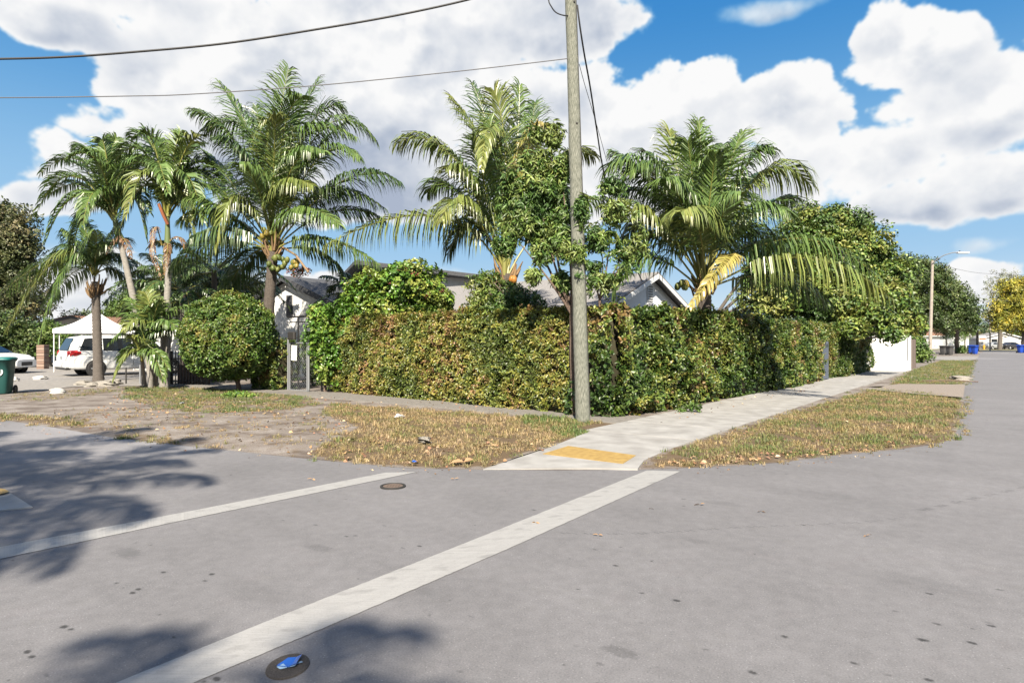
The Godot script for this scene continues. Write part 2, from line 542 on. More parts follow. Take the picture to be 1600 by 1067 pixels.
# ---------------------------------------------------------------- palms
func bez(a: Vector3, b: Vector3, c: Vector3, t: float) -> Vector3:
	return a * (1 - t) * (1 - t) + b * 2 * t * (1 - t) + c * t * t
func frond_mesh(a: Vector3, mid: Vector3, tip: Vector3, leaf: float, hang: float, tint: Color, tint2: Color, n: int, wid := 0.036, start := 0.16, vee := 0.25) -> MB:
	var ctl := mid * 2.0 - (a + tip) * 0.5
	var b := MB.new()
	var pts: Array = []
	var rr: Array = []
	for i in 11:
		var t := i / 10.0
		pts.append(bez(a, ctl, tip, t))
		rr.append(lerpf(0.030, 0.005, pow(t, 0.7)) * wid / 0.036)
	var stalk := tint.lerp(Color(0.30, 0.27, 0.07), 0.6)
	var tv := MB.new()
	tv.tube(pts, rr, 5, false)
	for i in tv.v.size():
		b.v.append(tv.v[i])
		b.c.append(stalk)
	var chord := tip - a
	var side0 := chord.cross(Vector3.UP)
	if side0.length() < 0.25 * chord.length():
		side0 = chord.cross(Vector3(0.6, 0.2, 0.77))
	side0 = side0.normalized()
	for i in n:
		var t := start + (1.0 - start) * (i + rf(-0.3, 0.3)) / (n - 1.0)
		t = clampf(t, start, 1.0)
		var p := bez(a, ctl, tip, t)
		var tg := (bez(a, ctl, tip, minf(1, t + 0.02)) - bez(a, ctl, tip, t - 0.02)).normalized()
		var s0 := (side0 - tg * side0.dot(tg)).normalized()
		var upv := s0.cross(tg).normalized()
		if upv.y < 0: upv = -upv
		var q := (t - start) / (1.0 - start)
		var fw := lerpf(0.45, 1.5, q)
		for s: float in [-1.0, 1.0]:
			if rng.randf() < 0.03:
				continue
			var len_ := leaf * (0.55 + 0.45 * sin(PI * clampf(0.12 + q * 0.95, 0, 1))) * rf(0.88, 1.1) * (1.0 if q < 0.85 else lerpf(1.0, 0.6, (q - 0.85) / 0.15))
			var d0 := (s0 * s + tg * fw * rf(0.85, 1.15) + upv * (vee + rf(-0.1, 0.1))).normalized()
			var g := (hang * 1.35 + 0.35 * q) * rf(0.5, 1.6)
			var d1 := (d0 + Vector3.DOWN * g * 0.75).normalized()
			var d2 := (d1 + Vector3.DOWN * g * 1.1).normalized()
			var w := (tg - d0 * tg.dot(d0)).normalized() * wid * 0.5
			w = (w / (wid * 0.5) + upv * rf(-0.9, 0.9)).normalized() * wid * 0.5
			var p1 := p + d0 * len_ * 0.36
			var p2 := p1 + d1 * len_ * 0.36
			var p3 := p2 + d2 * len_ * 0.28
			b.col = tint.lerp(tint2, clampf(rng.randf() * 0.7 + (0.4 if q > 0.8 else 0.0) * rng.randf(), 0, 1)) 
			var j := rf(0.8, 1.55)
			b.col = Color(b.col.r * j, b.col.g * j, b.col.b * j)
			b.ftri(p - w * 0.5, p + w * 0.5, p1 + w)
			b.ftri(p - w * 0.5, p1 + w, p1 - w)
			b.ftri(p1 - w, p1 + w, p2 + w * 0.75)
			b.ftri(p1 - w, p2 + w * 0.75, p2 - w * 0.75)
			b.ftri(p2 - w * 0.75, p2 + w * 0.75, p3)
	return b
func ringed_trunk(pts: Array, r0: float, r1: float, step: float, ridge: float) -> MB:
	var b := MB.new()
	var cv: Array = []
	var rr: Array = []
	var total := 0.0
	for i in pts.size() - 1:
		total += pts[i].distance_to(pts[i + 1])
	var done := 0.0
	for i in pts.size() - 1:
		var seg: float = pts[i].distance_to(pts[i + 1])
		var k := maxi(2, int(seg / step) * 2)
		for j in k:
			var t := float(j) / k
			var w := (done + seg * t) / total
			cv.append(pts[i].lerp(pts[i + 1], t) + Vector3(rf(-1, 1), 0, rf(-1, 1)) * r0 * 0.03)
			var foot := 1.0 + 0.45 * exp(-w * total * 4.0)
			rr.append(lerpf(r0, r1, w) * foot * (1.0 + ridge * (1.0 if j % 2 == 0 else -1.0)))
		done += seg
	cv.append(pts[pts.size() - 1])
	rr.append(r1)
	b.tube(cv, rr, 12)
	return b
const GREEN := 0
const DARK := 1
const OLIVE := 2
const YELLOW := 3
const DEAD := 4
var tints: Array = [
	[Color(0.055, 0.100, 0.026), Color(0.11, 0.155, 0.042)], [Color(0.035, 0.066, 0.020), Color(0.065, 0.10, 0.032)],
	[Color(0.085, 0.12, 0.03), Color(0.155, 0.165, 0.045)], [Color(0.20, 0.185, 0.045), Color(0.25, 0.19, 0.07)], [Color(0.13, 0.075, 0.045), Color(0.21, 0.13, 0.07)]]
# spec: [mid px, mid py, tip px, tip py, depth offset of the tip, hang, tint]
func fronds_px(o: Node3D, base: Vector3, depth: float, specs: Array, leaf: float, n: int, wid: float, vee := 0.25, start := 0.16) -> void:
	for s in specs:
		var mid := at(s[0], s[1], depth + s[4] * 0.45) - o.position
		var tip := at(s[2], s[3], depth + s[4]) - o.position
		var c: Array = tints[s[6]]
		put("frond", frond_mesh(base - o.position + rdir() * 0.06, mid, tip, leaf * rf(0.9, 1.1) * (s[7] if s.size() > 7 else 1.0), s[5], c[0], c[1], n, wid, start, vee), M.frond, o)
func frond_auto(o: Node3D, base: Vector3, az: float, el: float, len_: float, bend: float, leaf: float, n: int, wid: float, hang: float, tint: int, vee := 0.25) -> void:
	var d := Vector3(cos(az) * cos(el), sin(el), sin(az) * cos(el))
	var mid := base + d * len_ * 0.52 + Vector3.DOWN * bend * 0.12 * len_
	var tip := base + d * len_ * 0.9 + Vector3.DOWN * bend * len_ * 0.62
	var c: Array = tints[tint]
	put("frond", frond_mesh(base - o.position, mid - o.position, tip - o.position, leaf, hang, c[0], c[1], n, wid, 0.14, vee), M.frond, o)
func coconuts(o: Node3D, c: Vector3, count: int, spread: float, mats: Array) -> void:
	for i in count:
		var d := rdir()
		d.y = d.y * 0.8 - 0.2
		var k := put("coconut", M.nut_mesh, mats[i % mats.size()], o)
		k.position = c + d * spread - o.position
		k.rotation = Vector3(rf(-0.6, 0.6), rf(0, TAU), rf(-0.6, 0.6))
		k.scale = Vector3.ONE * rf(0.7, 0.95)
func skirt(o: Node3D, base: Vector3, r: float, count: int) -> void:
	var b := MB.new()
	for i in count:
		var a := rf(0, TAU)
		var d := Vector3(cos(a), 0, sin(a))
		var p := base + d * r * rf(0.3, 0.9) + Vector3(0, rf(-0.35, 0.1), 0) - o.position
		var q := p + d * rf(0.1, 0.28) + Vector3(0, rf(0.2, 0.55), 0)
		b.col = Color(0.20, 0.13, 0.07) * rf(0.7, 1.4)
		b.tube([p, p.lerp(q, 0.5) + d * 0.03, q], [0.045, 0.035, 0.012], 5)
	put("leaf_bases", b, M.fibre, o)

# ---------------------------------------------------------------- ground
var edge_px: Array = [[-420, 601], [-250, 622], [0, 655], [90, 668], [170, 682], [300, 697], [440, 712], [560, 724], [640, 731], [760, 733.5], [880, 734], [1000, 733], [1060, 731], [1150, 727], [1220, 722], [1300, 711.5], [1400, 702], [1460, 694], [1490, 685], [1500, 660], [1506, 630], [1513, 600], [1520, 575], [1526, 560], [1532, 551], [1538, 547.4]]
var edge: PackedVector2Array
func edge_dist(p: Vector2) -> float:
	var best := 99.0
	for i in edge.size() - 1:
		var q := Geometry2D.get_closest_point_to_segment(p, edge[i], edge[i + 1])
		best = minf(best, p.distance_to(q))
	return best
func lot_y(p: Vector2) -> float:
	var d := edge_dist(p)
	return 0.002 + 0.034 * smooth01(0.0, 0.8, d) + 0.012 * smooth01(0.1, 0.6, d) * fine.get_noise_2d(p.x * 0.9, p.y * 0.9)
func poly_px(list: Array) -> PackedVector2Array:
	var out := PackedVector2Array()
	for q in list:
		var p := gp(q[0], q[1])
		out.append(Vector2(p.x, p.z))
	return out
func flat_poly(pts: PackedVector2Array, y: float, uvs := 0.0) -> MB:
	var b := MB.new()
	var ix := Geometry2D.triangulate_polygon(pts)
	for i in range(0, ix.size(), 3):
		var p: Array = []
		for k in 3:
			p.append(Vector3(pts[ix[i + k]].x, y, pts[ix[i + k]].y))
		b.tri(p[0], p[1], p[2], Vector3.UP, Vector3.UP, Vector3.UP)
	if uvs > 0.0:
		for q in b.v:
			b.t.append(Vector2((q.x + 24.0) * uvs, (-q.z - 6.0) * uvs))
			b.t2.append(Vector2(q.x, q.z) * 0.9)
	return b
var grass_polys: Array = []
func build_ground() -> void:
	for q in edge_px:
		var p := gp(q[0], q[1])
		edge.append(Vector2(p.x, p.z))
	# road sheets
	var ground := MB.new()
	ground.quad(Vector3(-700, -0.03, 300), Vector3(700, -0.03, 300), Vector3(700, -0.03, -900), Vector3(-700, -0.03, -900), Vector3.UP)
	struct("ground", ground, M.far_ground)
	var road := MB.new()
	for q in [[-15.0, -3.0, -70.0, 110.0], [-3.0, 8.0, -11.5, -2.4], [8.0, 118.0, -11.5, -3.3], [118.0, 127.0, -70.0, 70.0]]:
		var nu := int((q[1] - q[0]) / 6.0) + 1
		var nv := int((q[3] - q[2]) / 6.0) + 1
		for i in nu:
			for j in nv:
				var u0 := lerpf(q[0], q[1], float(i) / nu)
				var u1 := lerpf(q[0], q[1], float(i + 1) / nu)
				var v0 := lerpf(q[2], q[3], float(j) / nv)
				var v1 := lerpf(q[2], q[3], float(j + 1) / nv)
				road.quad(up(u0, v0), up(u1, v0), up(u1, v1), up(u0, v1), Vector3.UP)
	for p in road.v:
		road.t.append(Vector2(p.x, p.z) / 4.2)
		road.t2.append(Vector2((p.x + 10.0) / 24.0, (-p.z - 2.0) / 24.0))
	struct("road", road, M.asphalt)
	# soil of the corner lot
	var lot := PackedVector2Array(edge)
	for q in [up(118, 4), up(118, 60), up(20, 110), up(-4, 60)]:
		lot.append(Vector2(q.x, q.z))
	var far_lot := PackedVector2Array()
	for p in edge:
		if to_uv(Vector3(p.x, 0, p.y)).x > 11.0:
			far_lot.append(p)
	for q in [up(118, 4), up(118, 60), up(20, 110), up(-4, 60), up(2, 16), up(11, 0)]:
		far_lot.append(Vector2(q.x, q.z))
	struct("lot_soil", flat_poly(far_lot, 0.008, 1.0 / 40.0), M.soil)
	var b := MB.new()
	var step := 0.35
	for i in range(-62, 34):
		for j in range(20, 76):
			var x := i * step
			var z := -j * step
			var cell := PackedVector2Array([Vector2(x, z), Vector2(x + step, z), Vector2(x + step, z - step), Vector2(x, z - step)])
			var parts: Array = []
			for piece in Geometry2D.intersect_polygons(cell, lot):
				parts.append_array(Geometry2D.clip_polygons(piece, walk_poly))
			for piece in parts:
				var ys: Array = []
				for p in piece:
					ys.append(Vector3(p.x, lot_y(p), p.y))
				for k in range(1, ys.size() - 1):
					b.tri(ys[0], ys[k], ys[k + 1], Vector3.UP, Vector3.UP, Vector3.UP)
	for k in b.v.size():
		var p := b.v[k]
		var e := 0.12
		var hx := lot_y(Vector2(p.x + e, p.z)) - lot_y(Vector2(p.x - e, p.z))
		var hz := lot_y(Vector2(p.x, p.z + e)) - lot_y(Vector2(p.x, p.z - e))
		b.n[k] = Vector3(-hx, 2 * e, -hz).normalized()
		b.t.append(Vector2((p.x + 24.0) / 40.0, (-p.z - 6.0) / 40.0))
		b.t2.append(Vector2(p.x, p.z) * 0.9)
	struct("verge_soil", b, M.soil)

func soil_image() -> ImageTexture:
	var n := 768
	var small := Image.create(256, 256, false, Image.FORMAT_L8)
	for y in 256:
		for x in 256:
			var p := Vector2(-24.0 + (x + 0.5) / 256.0 * 40.0, -(6.0 + (y + 0.5) / 256.0 * 40.0))
			var k := 0.0
			for g in grass_polys:
				if Geometry2D.is_point_in_polygon(p, g[0]):
					k = maxf(k, g[5])
			small.set_pixel(x, y, Color(k, k, k))
	small.resize(n, n, Image.INTERPOLATE_BILINEAR)
	var im := Image.create(n, n, false, Image.FORMAT_RGB8)
	var dirt := lin(0.30, 0.268, 0.24)
	var pale := lin(0.39, 0.365, 0.34)
	var damp := lin(0.17, 0.14, 0.12)
	var straw := lin(0.17, 0.118, 0.062)
	for y in n:
		for x in n:
			var px := -24.0 + (x + 0.5) / n * 40.0
			var pz := 6.0 + (y + 0.5) / n * 40.0
			var a := rough_noise.get_noise_2d(px * 1.7 + 30.0, pz * 2.0)
			var f := fine.get_noise_2d(px * 4.5, pz * 5.5)
			var c := dirt.lerp(pale, smooth01(0.05, 0.45, a + f * 0.3)).lerp(damp, smooth01(0.12, 0.5, -a + f * 0.45))
			var k := small.get_pixel(x, y).r + f * 0.5
			c = c.lerp(straw, smooth01(0.3, 0.8, k))
			im.set_pixel(x, y, c)
	return ImageTexture.create_from_image(im)
func asphalt_image() -> ImageTexture:
	var n := 1024
	var g := FastNoiseLite.new()
	g.seed = 7; g.frequency = 0.33; g.fractal_octaves = 2; g.noise_type = FastNoiseLite.TYPE_SIMPLEX_SMOOTH
	var d := g.get_seamless_image(n, n).get_data()
	g.seed = 19; g.frequency = 0.03; g.fractal_octaves = 4
	var e := g.get_seamless_image(n, n).get_data()
	var r := RandomNumberGenerator.new()
	r.seed = 5
	var out := PackedByteArray()
	out.resize(n * n * 3)
	for i in n * n:
		var k := 0.525 + 0.12 * (d[i] / 255.0 - 0.5) + 0.05 * (e[i] / 255.0 - 0.5)
		var q := r.randf()
		if q < 0.010: k += r.randf_range(0.06, 0.24)
		elif q < 0.024: k -= r.randf_range(0.05, 0.14)
		out[i * 3] = int(255 * clampf(k * 0.995, 0, 1))
		out[i * 3 + 1] = int(255 * clampf(k * 0.99, 0, 1))
		out[i * 3 + 2] = int(255 * clampf(k * 1.012, 0, 1))
	return ImageTexture.create_from_image(Image.create_from_data(n, n, false, Image.FORMAT_RGB8, out))
func stain_image() -> ImageTexture:
	var n := 2048
	var im := Image.create(256, 256, false, Image.FORMAT_RGB8)
	for y in 256:
		for x in 256:
			var p := Vector3(-10.0 + x / 256.0 * 24.0, 0, -(2.0 + y / 256.0 * 24.0))
			var w := to_uv(p)
			# long faint streaks along the lanes, and broad cloudy patches
			var k := 0.80 + 0.03 * rough_noise.get_noise_2d(w.x * 3.0, w.y * 0.35) + 0.03 * rough_noise.get_noise_2d(p.x * 0.7, p.z * 0.7) + 0.03 * fine.get_noise_2d(p.x, p.z)
			if w.y < -5.4:
				k += 0.02
			# sandy dust washed over the road edge before the bare soil
			k += 0.16 * smooth01(-8.4, -6.4, w.x + 0.8 * rough_noise.get_noise_2d(p.x, p.z)) * smooth01(1.5, 5.0, w.y) * smooth01(-3.0, -4.5, w.x)
			var rim := smooth01(0.0, 14.0, minf(minf(x, 255 - x), minf(y, 255 - y)))
			k = lerpf(0.80, k, rim)
			im.set_pixel(x, y, Color(k, k * 0.995, k * 0.99))
	im.resize(n, n, Image.INTERPOLATE_CUBIC)
	var spots: Array = []
	for q in [[40, 1018, 0.05], [52, 1024, 0.045], [182, 910, 0.035], [208, 925, 0.05], [216, 920, 0.045], [102, 978, 0.06], [110, 982, 0.04], [255, 893, 0.04], [330, 896, 0.05], [322, 906, 0.035], [340, 1059, 0.05], [318, 1064, 0.03], [655, 852, 0.04], [555, 836, 0.035], [250, 960, 0.03], [963, 883, 0.04], [1003, 925, 0.035], [1056, 937, 0.05], [1225, 993, 0.04], [1440, 998, 0.06], [1520, 1004, 0.05], [1454, 927, 0.04], [1550, 977, 0.04], [902, 920, 0.03], [1335, 1035, 0.04], [1175, 1050, 0.045], [1450, 1061, 0.04]]:
		var g := gp(q[0], q[1])
		spots.append([g, q[2] * 0.55, q[2] * 0.36, 0.52])
	for i in 240:
		var v := rf(-13, 3.5)
		var lane: float = [-9.6, -9.1, -8.3, -7.9, -7.2, -6.4][i % 6] + rng.randfn(0, 0.16)
		spots.append([up(lane, v), rf(0.008, 0.03), rf(0.005, 0.012), rf(0.6, 0.9)])
	for i in 150:
		spots.append([up(rf(-10, 6), rf(-12, 6)), rf(0.008, 0.03), rf(0.006, 0.02), rf(0.45, 0.8)])
	for i in 60:   # a hairline crack that wanders across
		var t := i / 59.0
		var q: Vector3 = gp(lerpf(880, 1420, t), lerpf(832, 806, t * t) + sin(t * 9.0) * 2.0)
		if i % 4 < 3:
			spots.append([q, 0.045, 0.007, 0.72])
	for i in 40:
		var t := i / 39.0
		var q: Vector3 = gp(lerpf(1440, 1640, t), lerpf(796, 752, t))
		if i % 5 < 3:
			spots.append([q, 0.05, 0.010, 0.6])
	for s in [[1130, 786, 0.22, 0.88], [200, 863, 0.20, 0.80], [495, 855, 0.16, 0.84], [970, 1018, 0.12, 0.74], [1090, 845, 0.12, 0.88], [400, 925, 0.3, 0.93], [1460, 915, 0.35, 0.92], [640, 925, 0.4, 0.93]]:
		spots.append([gp(s[0], s[1]), s[2], s[2] * 0.5, lerpf(s[3], 1.0, 0.45)])
	for s in spots:
		var g: Vector3 = s[0]
		var cx := (g.x + 10.0) / 24.0 * n
		var cy := (-g.z - 2.0) / 24.0 * n
		var ra: float = s[1] / 24.0 * n
		var rb: float = s[2] / 24.0 * n
		var ir := int(ceil(maxf(ra, rb))) + 1
		for yy in range(-ir, ir + 1):
			for xx in range(-ir, ir + 1):
				var ix := int(cx) + xx
				var iy := int(cy) + yy
				if ix < 0 or iy < 0 or ix >= n or iy >= n:
					continue
				var d := Vector2(xx, yy)
				var a := Vector2(-0.796, 0.605)
				var e := Vector2(d.dot(a) / ra, d.dot(Vector2(a.y, -a.x)) / rb).length() + 0.35 * fine.get_noise_2d(ix * 0.35, iy * 0.35)
				if e < 1.0:
					var k: float = lerpf(1.0, s[3], smooth01(1.0, 0.55, e))
					var c := im.get_pixel(ix, iy)
					im.set_pixel(ix, iy, Color(c.r * k, c.g * k, c.b * k))
	return ImageTexture.create_from_image(im)

func slab_row(o: Node3D, u0: float, u1: float, v0: float, v1: float, along_u: bool, step: float, m: Material) -> void:
	var a := u0 if along_u else v0
	var b := u1 if along_u else v1
	while a < b - 0.05:
		var e := minf(a + step, b)
		var c := up((a + e) * 0.5, (v0 + v1) * 0.5) if along_u else up((u0 + u1) * 0.5, (a + e) * 0.5)
		var s := Vector3(e - a - 0.014, 0.07, absf(v1 - v0)) if along_u else Vector3(absf(u1 - u0), 0.07, e - a - 0.014)
		var q := MB.new()
		q.bx(Vector3.ZERO, s, 0.003)
		var k := put("slab", q, m, o)
		k.position = c + Vector3(0, 0.022 + rf(-0.003, 0.003), 0)
		k.rotation = Vector3(rf(-0.002, 0.002), STREET_TURN, rf(-0.002, 0.002))
		a = e
func paint_strip(a: Array, b: Array, y: float) -> MB:   # a painted line between two rows of ground pixels, with a slightly ragged rim
	var m := MB.new()
	var run := 0.0
	var n := 60
	for j in a.size() - 1:
		var a0 := gp(a[j][0], a[j][1], y)
		var a1 := gp(a[j + 1][0], a[j + 1][1], y)
		var b0 := gp(b[j][0], b[j][1], y)
		var b1 := gp(b[j + 1][0], b[j + 1][1], y)
		var len_ := a0.distance_to(a1)
		var across := (b0 - a0).normalized()
		for i in n:
			var p: Array = []
			for t in [float(i) / n, float(i + 1) / n]:
				var pa := a0.lerp(a1, t)
				var pb := b0.lerp(b1, t)
				p.append(pa + across * 0.006 * fine.get_noise_3dv(pa * 14.0))
				p.append(pb + across * 0.006 * fine.get_noise_3dv(pb * 14.0))
			m.quad(p[0], p[1], p[3], p[2], Vector3.UP)
			var u0 := (run + len_ * i / n) / 3.0
			var u1 := (run + len_ * (i + 1) / n) / 3.0
			for k in 6:
				var v: Vector3 = m.v[m.v.size() - 6 + k]
				var near_a: bool = v.is_equal_approx(p[0]) or v.is_equal_approx(p[2])
				var first: bool = v.is_equal_approx(p[0]) or v.is_equal_approx(p[1])
				m.t.append(Vector2(u0 if first else u1, 0.02 if near_a else 0.98))
		run += len_
	return m
func paint_image() -> ImageTexture:
	var w := 1024
	var h := 128
	var im := Image.create(w, h, false, Image.FORMAT_RGB8)
	for x in w:
		var streak := 0.030 * fine.get_noise_1d(x * 0.55) + 0.02 * fine.get_noise_1d(x * 0.16 + 300.0)
		for y in h:
			var k := 0.57 + streak + 0.02 * fine.get_noise_2d(x * 0.2, y * 0.25) + 0.02 * rough_noise.get_noise_2d(x * 0.03, y * 0.05)
			var chip := fine.get_noise_2d(x * 0.45 + 900.0, y * 0.6)
			if chip > 0.50:
				k -= 0.10
			k -= 0.05 * smooth01(0.2, 0.6, rough_noise.get_noise_2d(x * 0.02 + 77.0, y * 0.02))
			im.set_pixel(x, y, Color(k, k * 0.995, k * 0.985))
	return ImageTexture.create_from_image(im)
func tuft(count: int, h: float, lean: float, seed_: int) -> MB:
	var r := RandomNumberGenerator.new()
	r.seed = seed_
	var b := MB.new()
	for i in count:
		var a := r.randf_range(0, TAU)
		var d := Vector3(cos(a), 0, sin(a))
		var o := Vector3(r.randf_range(-1, 1), 0, r.randf_range(-1, 1)) * 0.035
		var l := h * r.randf_range(0.5, 1.2)
		var k := lean * r.randf_range(0.3, 1.2)
		var w := Vector3(-d.z, 0, d.x) * r.randf_range(0.0022, 0.0042)
		var p1 := o + (Vector3.UP * (1.0 - k * 0.45) + d * k * 0.5) * l * 0.55
		var p2 := p1 + (Vector3.UP * (0.9 - k) + d * (0.3 + k * 0.8)) * l * 0.55
		var g := r.randf_range(0.75, 1.3)
		b.col = Color(g, g, g)
		b.ftri(o - w, o + w, p1 + w * 0.8); b.ftri(o - w, p1 + w * 0.8, p1 - w * 0.8)
		b.ftri(p1 - w * 0.8, p1 + w * 0.8, p2)
	return b
func build_grass() -> void:
	var straw := [Color(0.25, 0.185, 0.10), Color(0.215, 0.16, 0.08), Color(0.18, 0.145, 0.062), Color(0.14, 0.135, 0.048), Color(0.095, 0.12, 0.034), Color(0.07, 0.11, 0.028)]
	var kinds := [tuft(9, 0.075, 0.75, 3), tuft(8, 0.06, 0.95, 4), tuft(10, 0.095, 0.5, 9)]
	var xs: Array = [[], [], []]
	var cs: Array = [PackedColorArray(), PackedColorArray(), PackedColorArray()]
	for g in grass_polys:
		var poly: PackedVector2Array = g[0]
		var lo := Vector2(1e9, 1e9)
		var hi := -lo
		for p in poly:
			lo = lo.min(p)
			hi = hi.max(p)
		var count := int((hi - lo).x * (hi - lo).y * g[1])
		for i in count:
			var p := Vector2(rf(lo.x, hi.x), rf(lo.y, hi.y))
			var ragged := p + Vector2(fine.get_noise_2d(p.x * 2.5, p.y * 2.5), fine.get_noise_2d(p.x * 2.5 + 50, p.y * 2.5)) * 0.45
			if not Geometry2D.is_point_in_polygon(ragged, poly):
				continue
			var bare := rough_noise.get_noise_2d(p.x * 2.2 + 9, p.y * 2.2) + 0.5 * fine.get_noise_2d(p.x * 3.0, p.y * 3.0)
			if bare < g[4]:
				continue
			var w := to_uv(Vector3(p.x, 0, p.y))
			if (w.x > -0.1 and w.y > 0.0) or (w.x > -1.3 and w.y > -2.2 and w.y < 0):
				continue
			if Geometry2D.is_point_in_polygon(p, walk_poly):
				continue
			var green: float = clampf(g[2] + 0.5 * rough_noise.get_noise_2d(p.x * 1.3, p.y * 1.3 + 70) + rf(-0.28, 0.28), 0, 0.999)
			var which := 2 if green > 0.62 and rng.randf() < 0.7 else i % 2
			var s: float = g[3] * rf(0.65, 1.3) * (1.0 + 0.9 * maxf(0.0, fine.get_noise_2d(p.x * 1.4 + 20.0, p.y * 1.4)))
			xs[which].append(Transform3D(Basis(Vector3.UP, rf(0, TAU)).scaled(Vector3(s, s * rf(0.7, 1.2), s)), Vector3(p.x, lot_y(p) - 0.006 if -p.y < 26.0 else 0.008, p.y)))
			cs[which].append(pick(straw, green))
	for k in 3:
		scatter("grass", kinds[k], M.grass, xs[k], cs[k], self)
	# fallen leaves and scraps of thatch
	var lf := leaf_cluster(1, 0.075, 0.04, 0.0, 21, 0.4)
	var lx: Array = []
	var lc := PackedColorArray()
	for g in litter_polys:
		var poly: PackedVector2Array = g[0]
		var lo := Vector2(1e9, 1e9)
		var hi := -lo
		for p in poly:
			lo = lo.min(p)
			hi = hi.max(p)
		for i in int((hi - lo).x * (hi - lo).y * g[1]):
			var p := Vector2(rf(lo.x, hi.x), rf(lo.y, hi.y))
			if not Geometry2D.is_point_in_polygon(p, poly) or fine.get_noise_2d(p.x * 1.8, p.y * 1.8) < g[2]:
				continue
			lx.append(Transform3D(Basis.from_euler(Vector3(rf(-0.5, 0.5), rf(0, TAU), rf(-0.5, 0.5))).scaled(Vector3.ONE * (rf(0.5, 1.3) if g.size() < 4 else rf(0.15, 0.6))), Vector3(p.x, (lot_y(p) + rf(0.008, 0.035)) if g.size() < 4 else 0.008, p.y)))
			lc.append(pick([Color(0.20, 0.11, 0.06), Color(0.16, 0.085, 0.05), Color(0.25, 0.17, 0.09), Color(0.12, 0.07, 0.04), Color(0.28, 0.21, 0.13)], rng.randf()))
	scatter("fallen_leaves", lf, M.dry_leaf, lx, lc, self)
const RAMP := [[-4.66, -0.92], [-4.40, -1.25], [-4.10, -1.62], [-3.82, -2.0], [-3.56, -2.42], [-3.05, -2.26], [-2.2, -2.2], [-1.22, -2.2], [-1.22, -0.42], [-2.9, -0.74]]
var walk_poly: PackedVector2Array
var litter_polys: Array = []

# ---------------------------------------------------------------- buildings
func slab_between(b: MB, p: Array, thick: float) -> void:   # a sloping slab over four corners (in order), thickness straight down
	var q: Array = []
	for a in p:
		q.append(a - Vector3(0, thick, 0))
	var nn: Vector3 = (p[1] - p[0]).cross(p[3] - p[0]).normalized()
	if nn.y < 0: nn = -nn
	b.quad(p[0], p[1], p[2], p[3], nn)
	b.quad(q[0], q[1], q[2], q[3], -nn)
	var mid: Vector3 = (p[0] + p[1] + p[2] + p[3]) * 0.25
	for i in 4:
		var j := (i + 1) % 4
		b.nquad(p[i], p[j], q[j], q[i], (p[i] + p[j]) * 0.5 - mid)
# a gabled house: the ridge runs along `run` from the gable's middle point; half = half width along `cross`
func gable_house(o: Node3D, gable_mid: Vector3, run: Vector3, cross: Vector3, length: float, half: float, eave: float, ridge: float, over: float, wall_m: Material, roof_m: Material, trim_m: Material) -> void:
	var g := gable_mid - o.position
	var a := g - cross * half
	var b := g + cross * half
	var e := Vector3(0, eave, 0)
	var r := Vector3(0, ridge, 0)
	var back := run * length
	var w := MB.new()
	w.nquad(a, b, b + e, a + e, -run)
	w.tri(a + e, b + e, g + r, -run, -run, -run)
	w.nquad(a + back, b + back, b + back + e, a + back + e, run)
	w.tri(a + back + e, b + back + e, g + back + r, run, run, run)
	w.nquad(a, a + back, a + back + e, a + e, -cross)
	w.nquad(b, b + back, b + back + e, b + e, cross)
	put("wall", w, wall_m, o)
	var slope := (ridge - eave) / half
	for s: float in [-1.0, 1.0]:
		var rf_ := MB.new()
		var low: Vector3 = g + cross * s * (half + over) + Vector3(0, eave - slope * over + 0.14, 0)
		var top: Vector3 = g + Vector3(0, ridge + 0.14, 0)
		var f := -run * over
		slab_between(rf_, [low + f, top + f, top + back - f, low + back - f], 0.07)
		put("roof", rf_, roof_m, o)
		var tb := MB.new()
		var dir: Vector3 = (top - low)
		var mid: Vector3 = (low + top) * 0.5 + f - run * 0.012 - Vector3(0, 0.155, 0)
		var xa := dir.normalized()
		var za := run
		tb.box(Transform3D(Basis(xa, za.cross(xa), za), mid), Vector3(dir.length(), 0.16, 0.03), 0.006)
		put("rake_board", tb, trim_m, o)
		var fb := MB.new()
		var lm: Vector3 = low + back * 0.5 + cross * s * 0.014 - Vector3(0, 0.155, 0)
		fb.box(Transform3D(Basis(run, Vector3.UP, run.cross(Vector3.UP)), lm), Vector3(length + over * 2, 0.17, 0.03), 0.006)
		put("fascia", fb, trim_m, o)
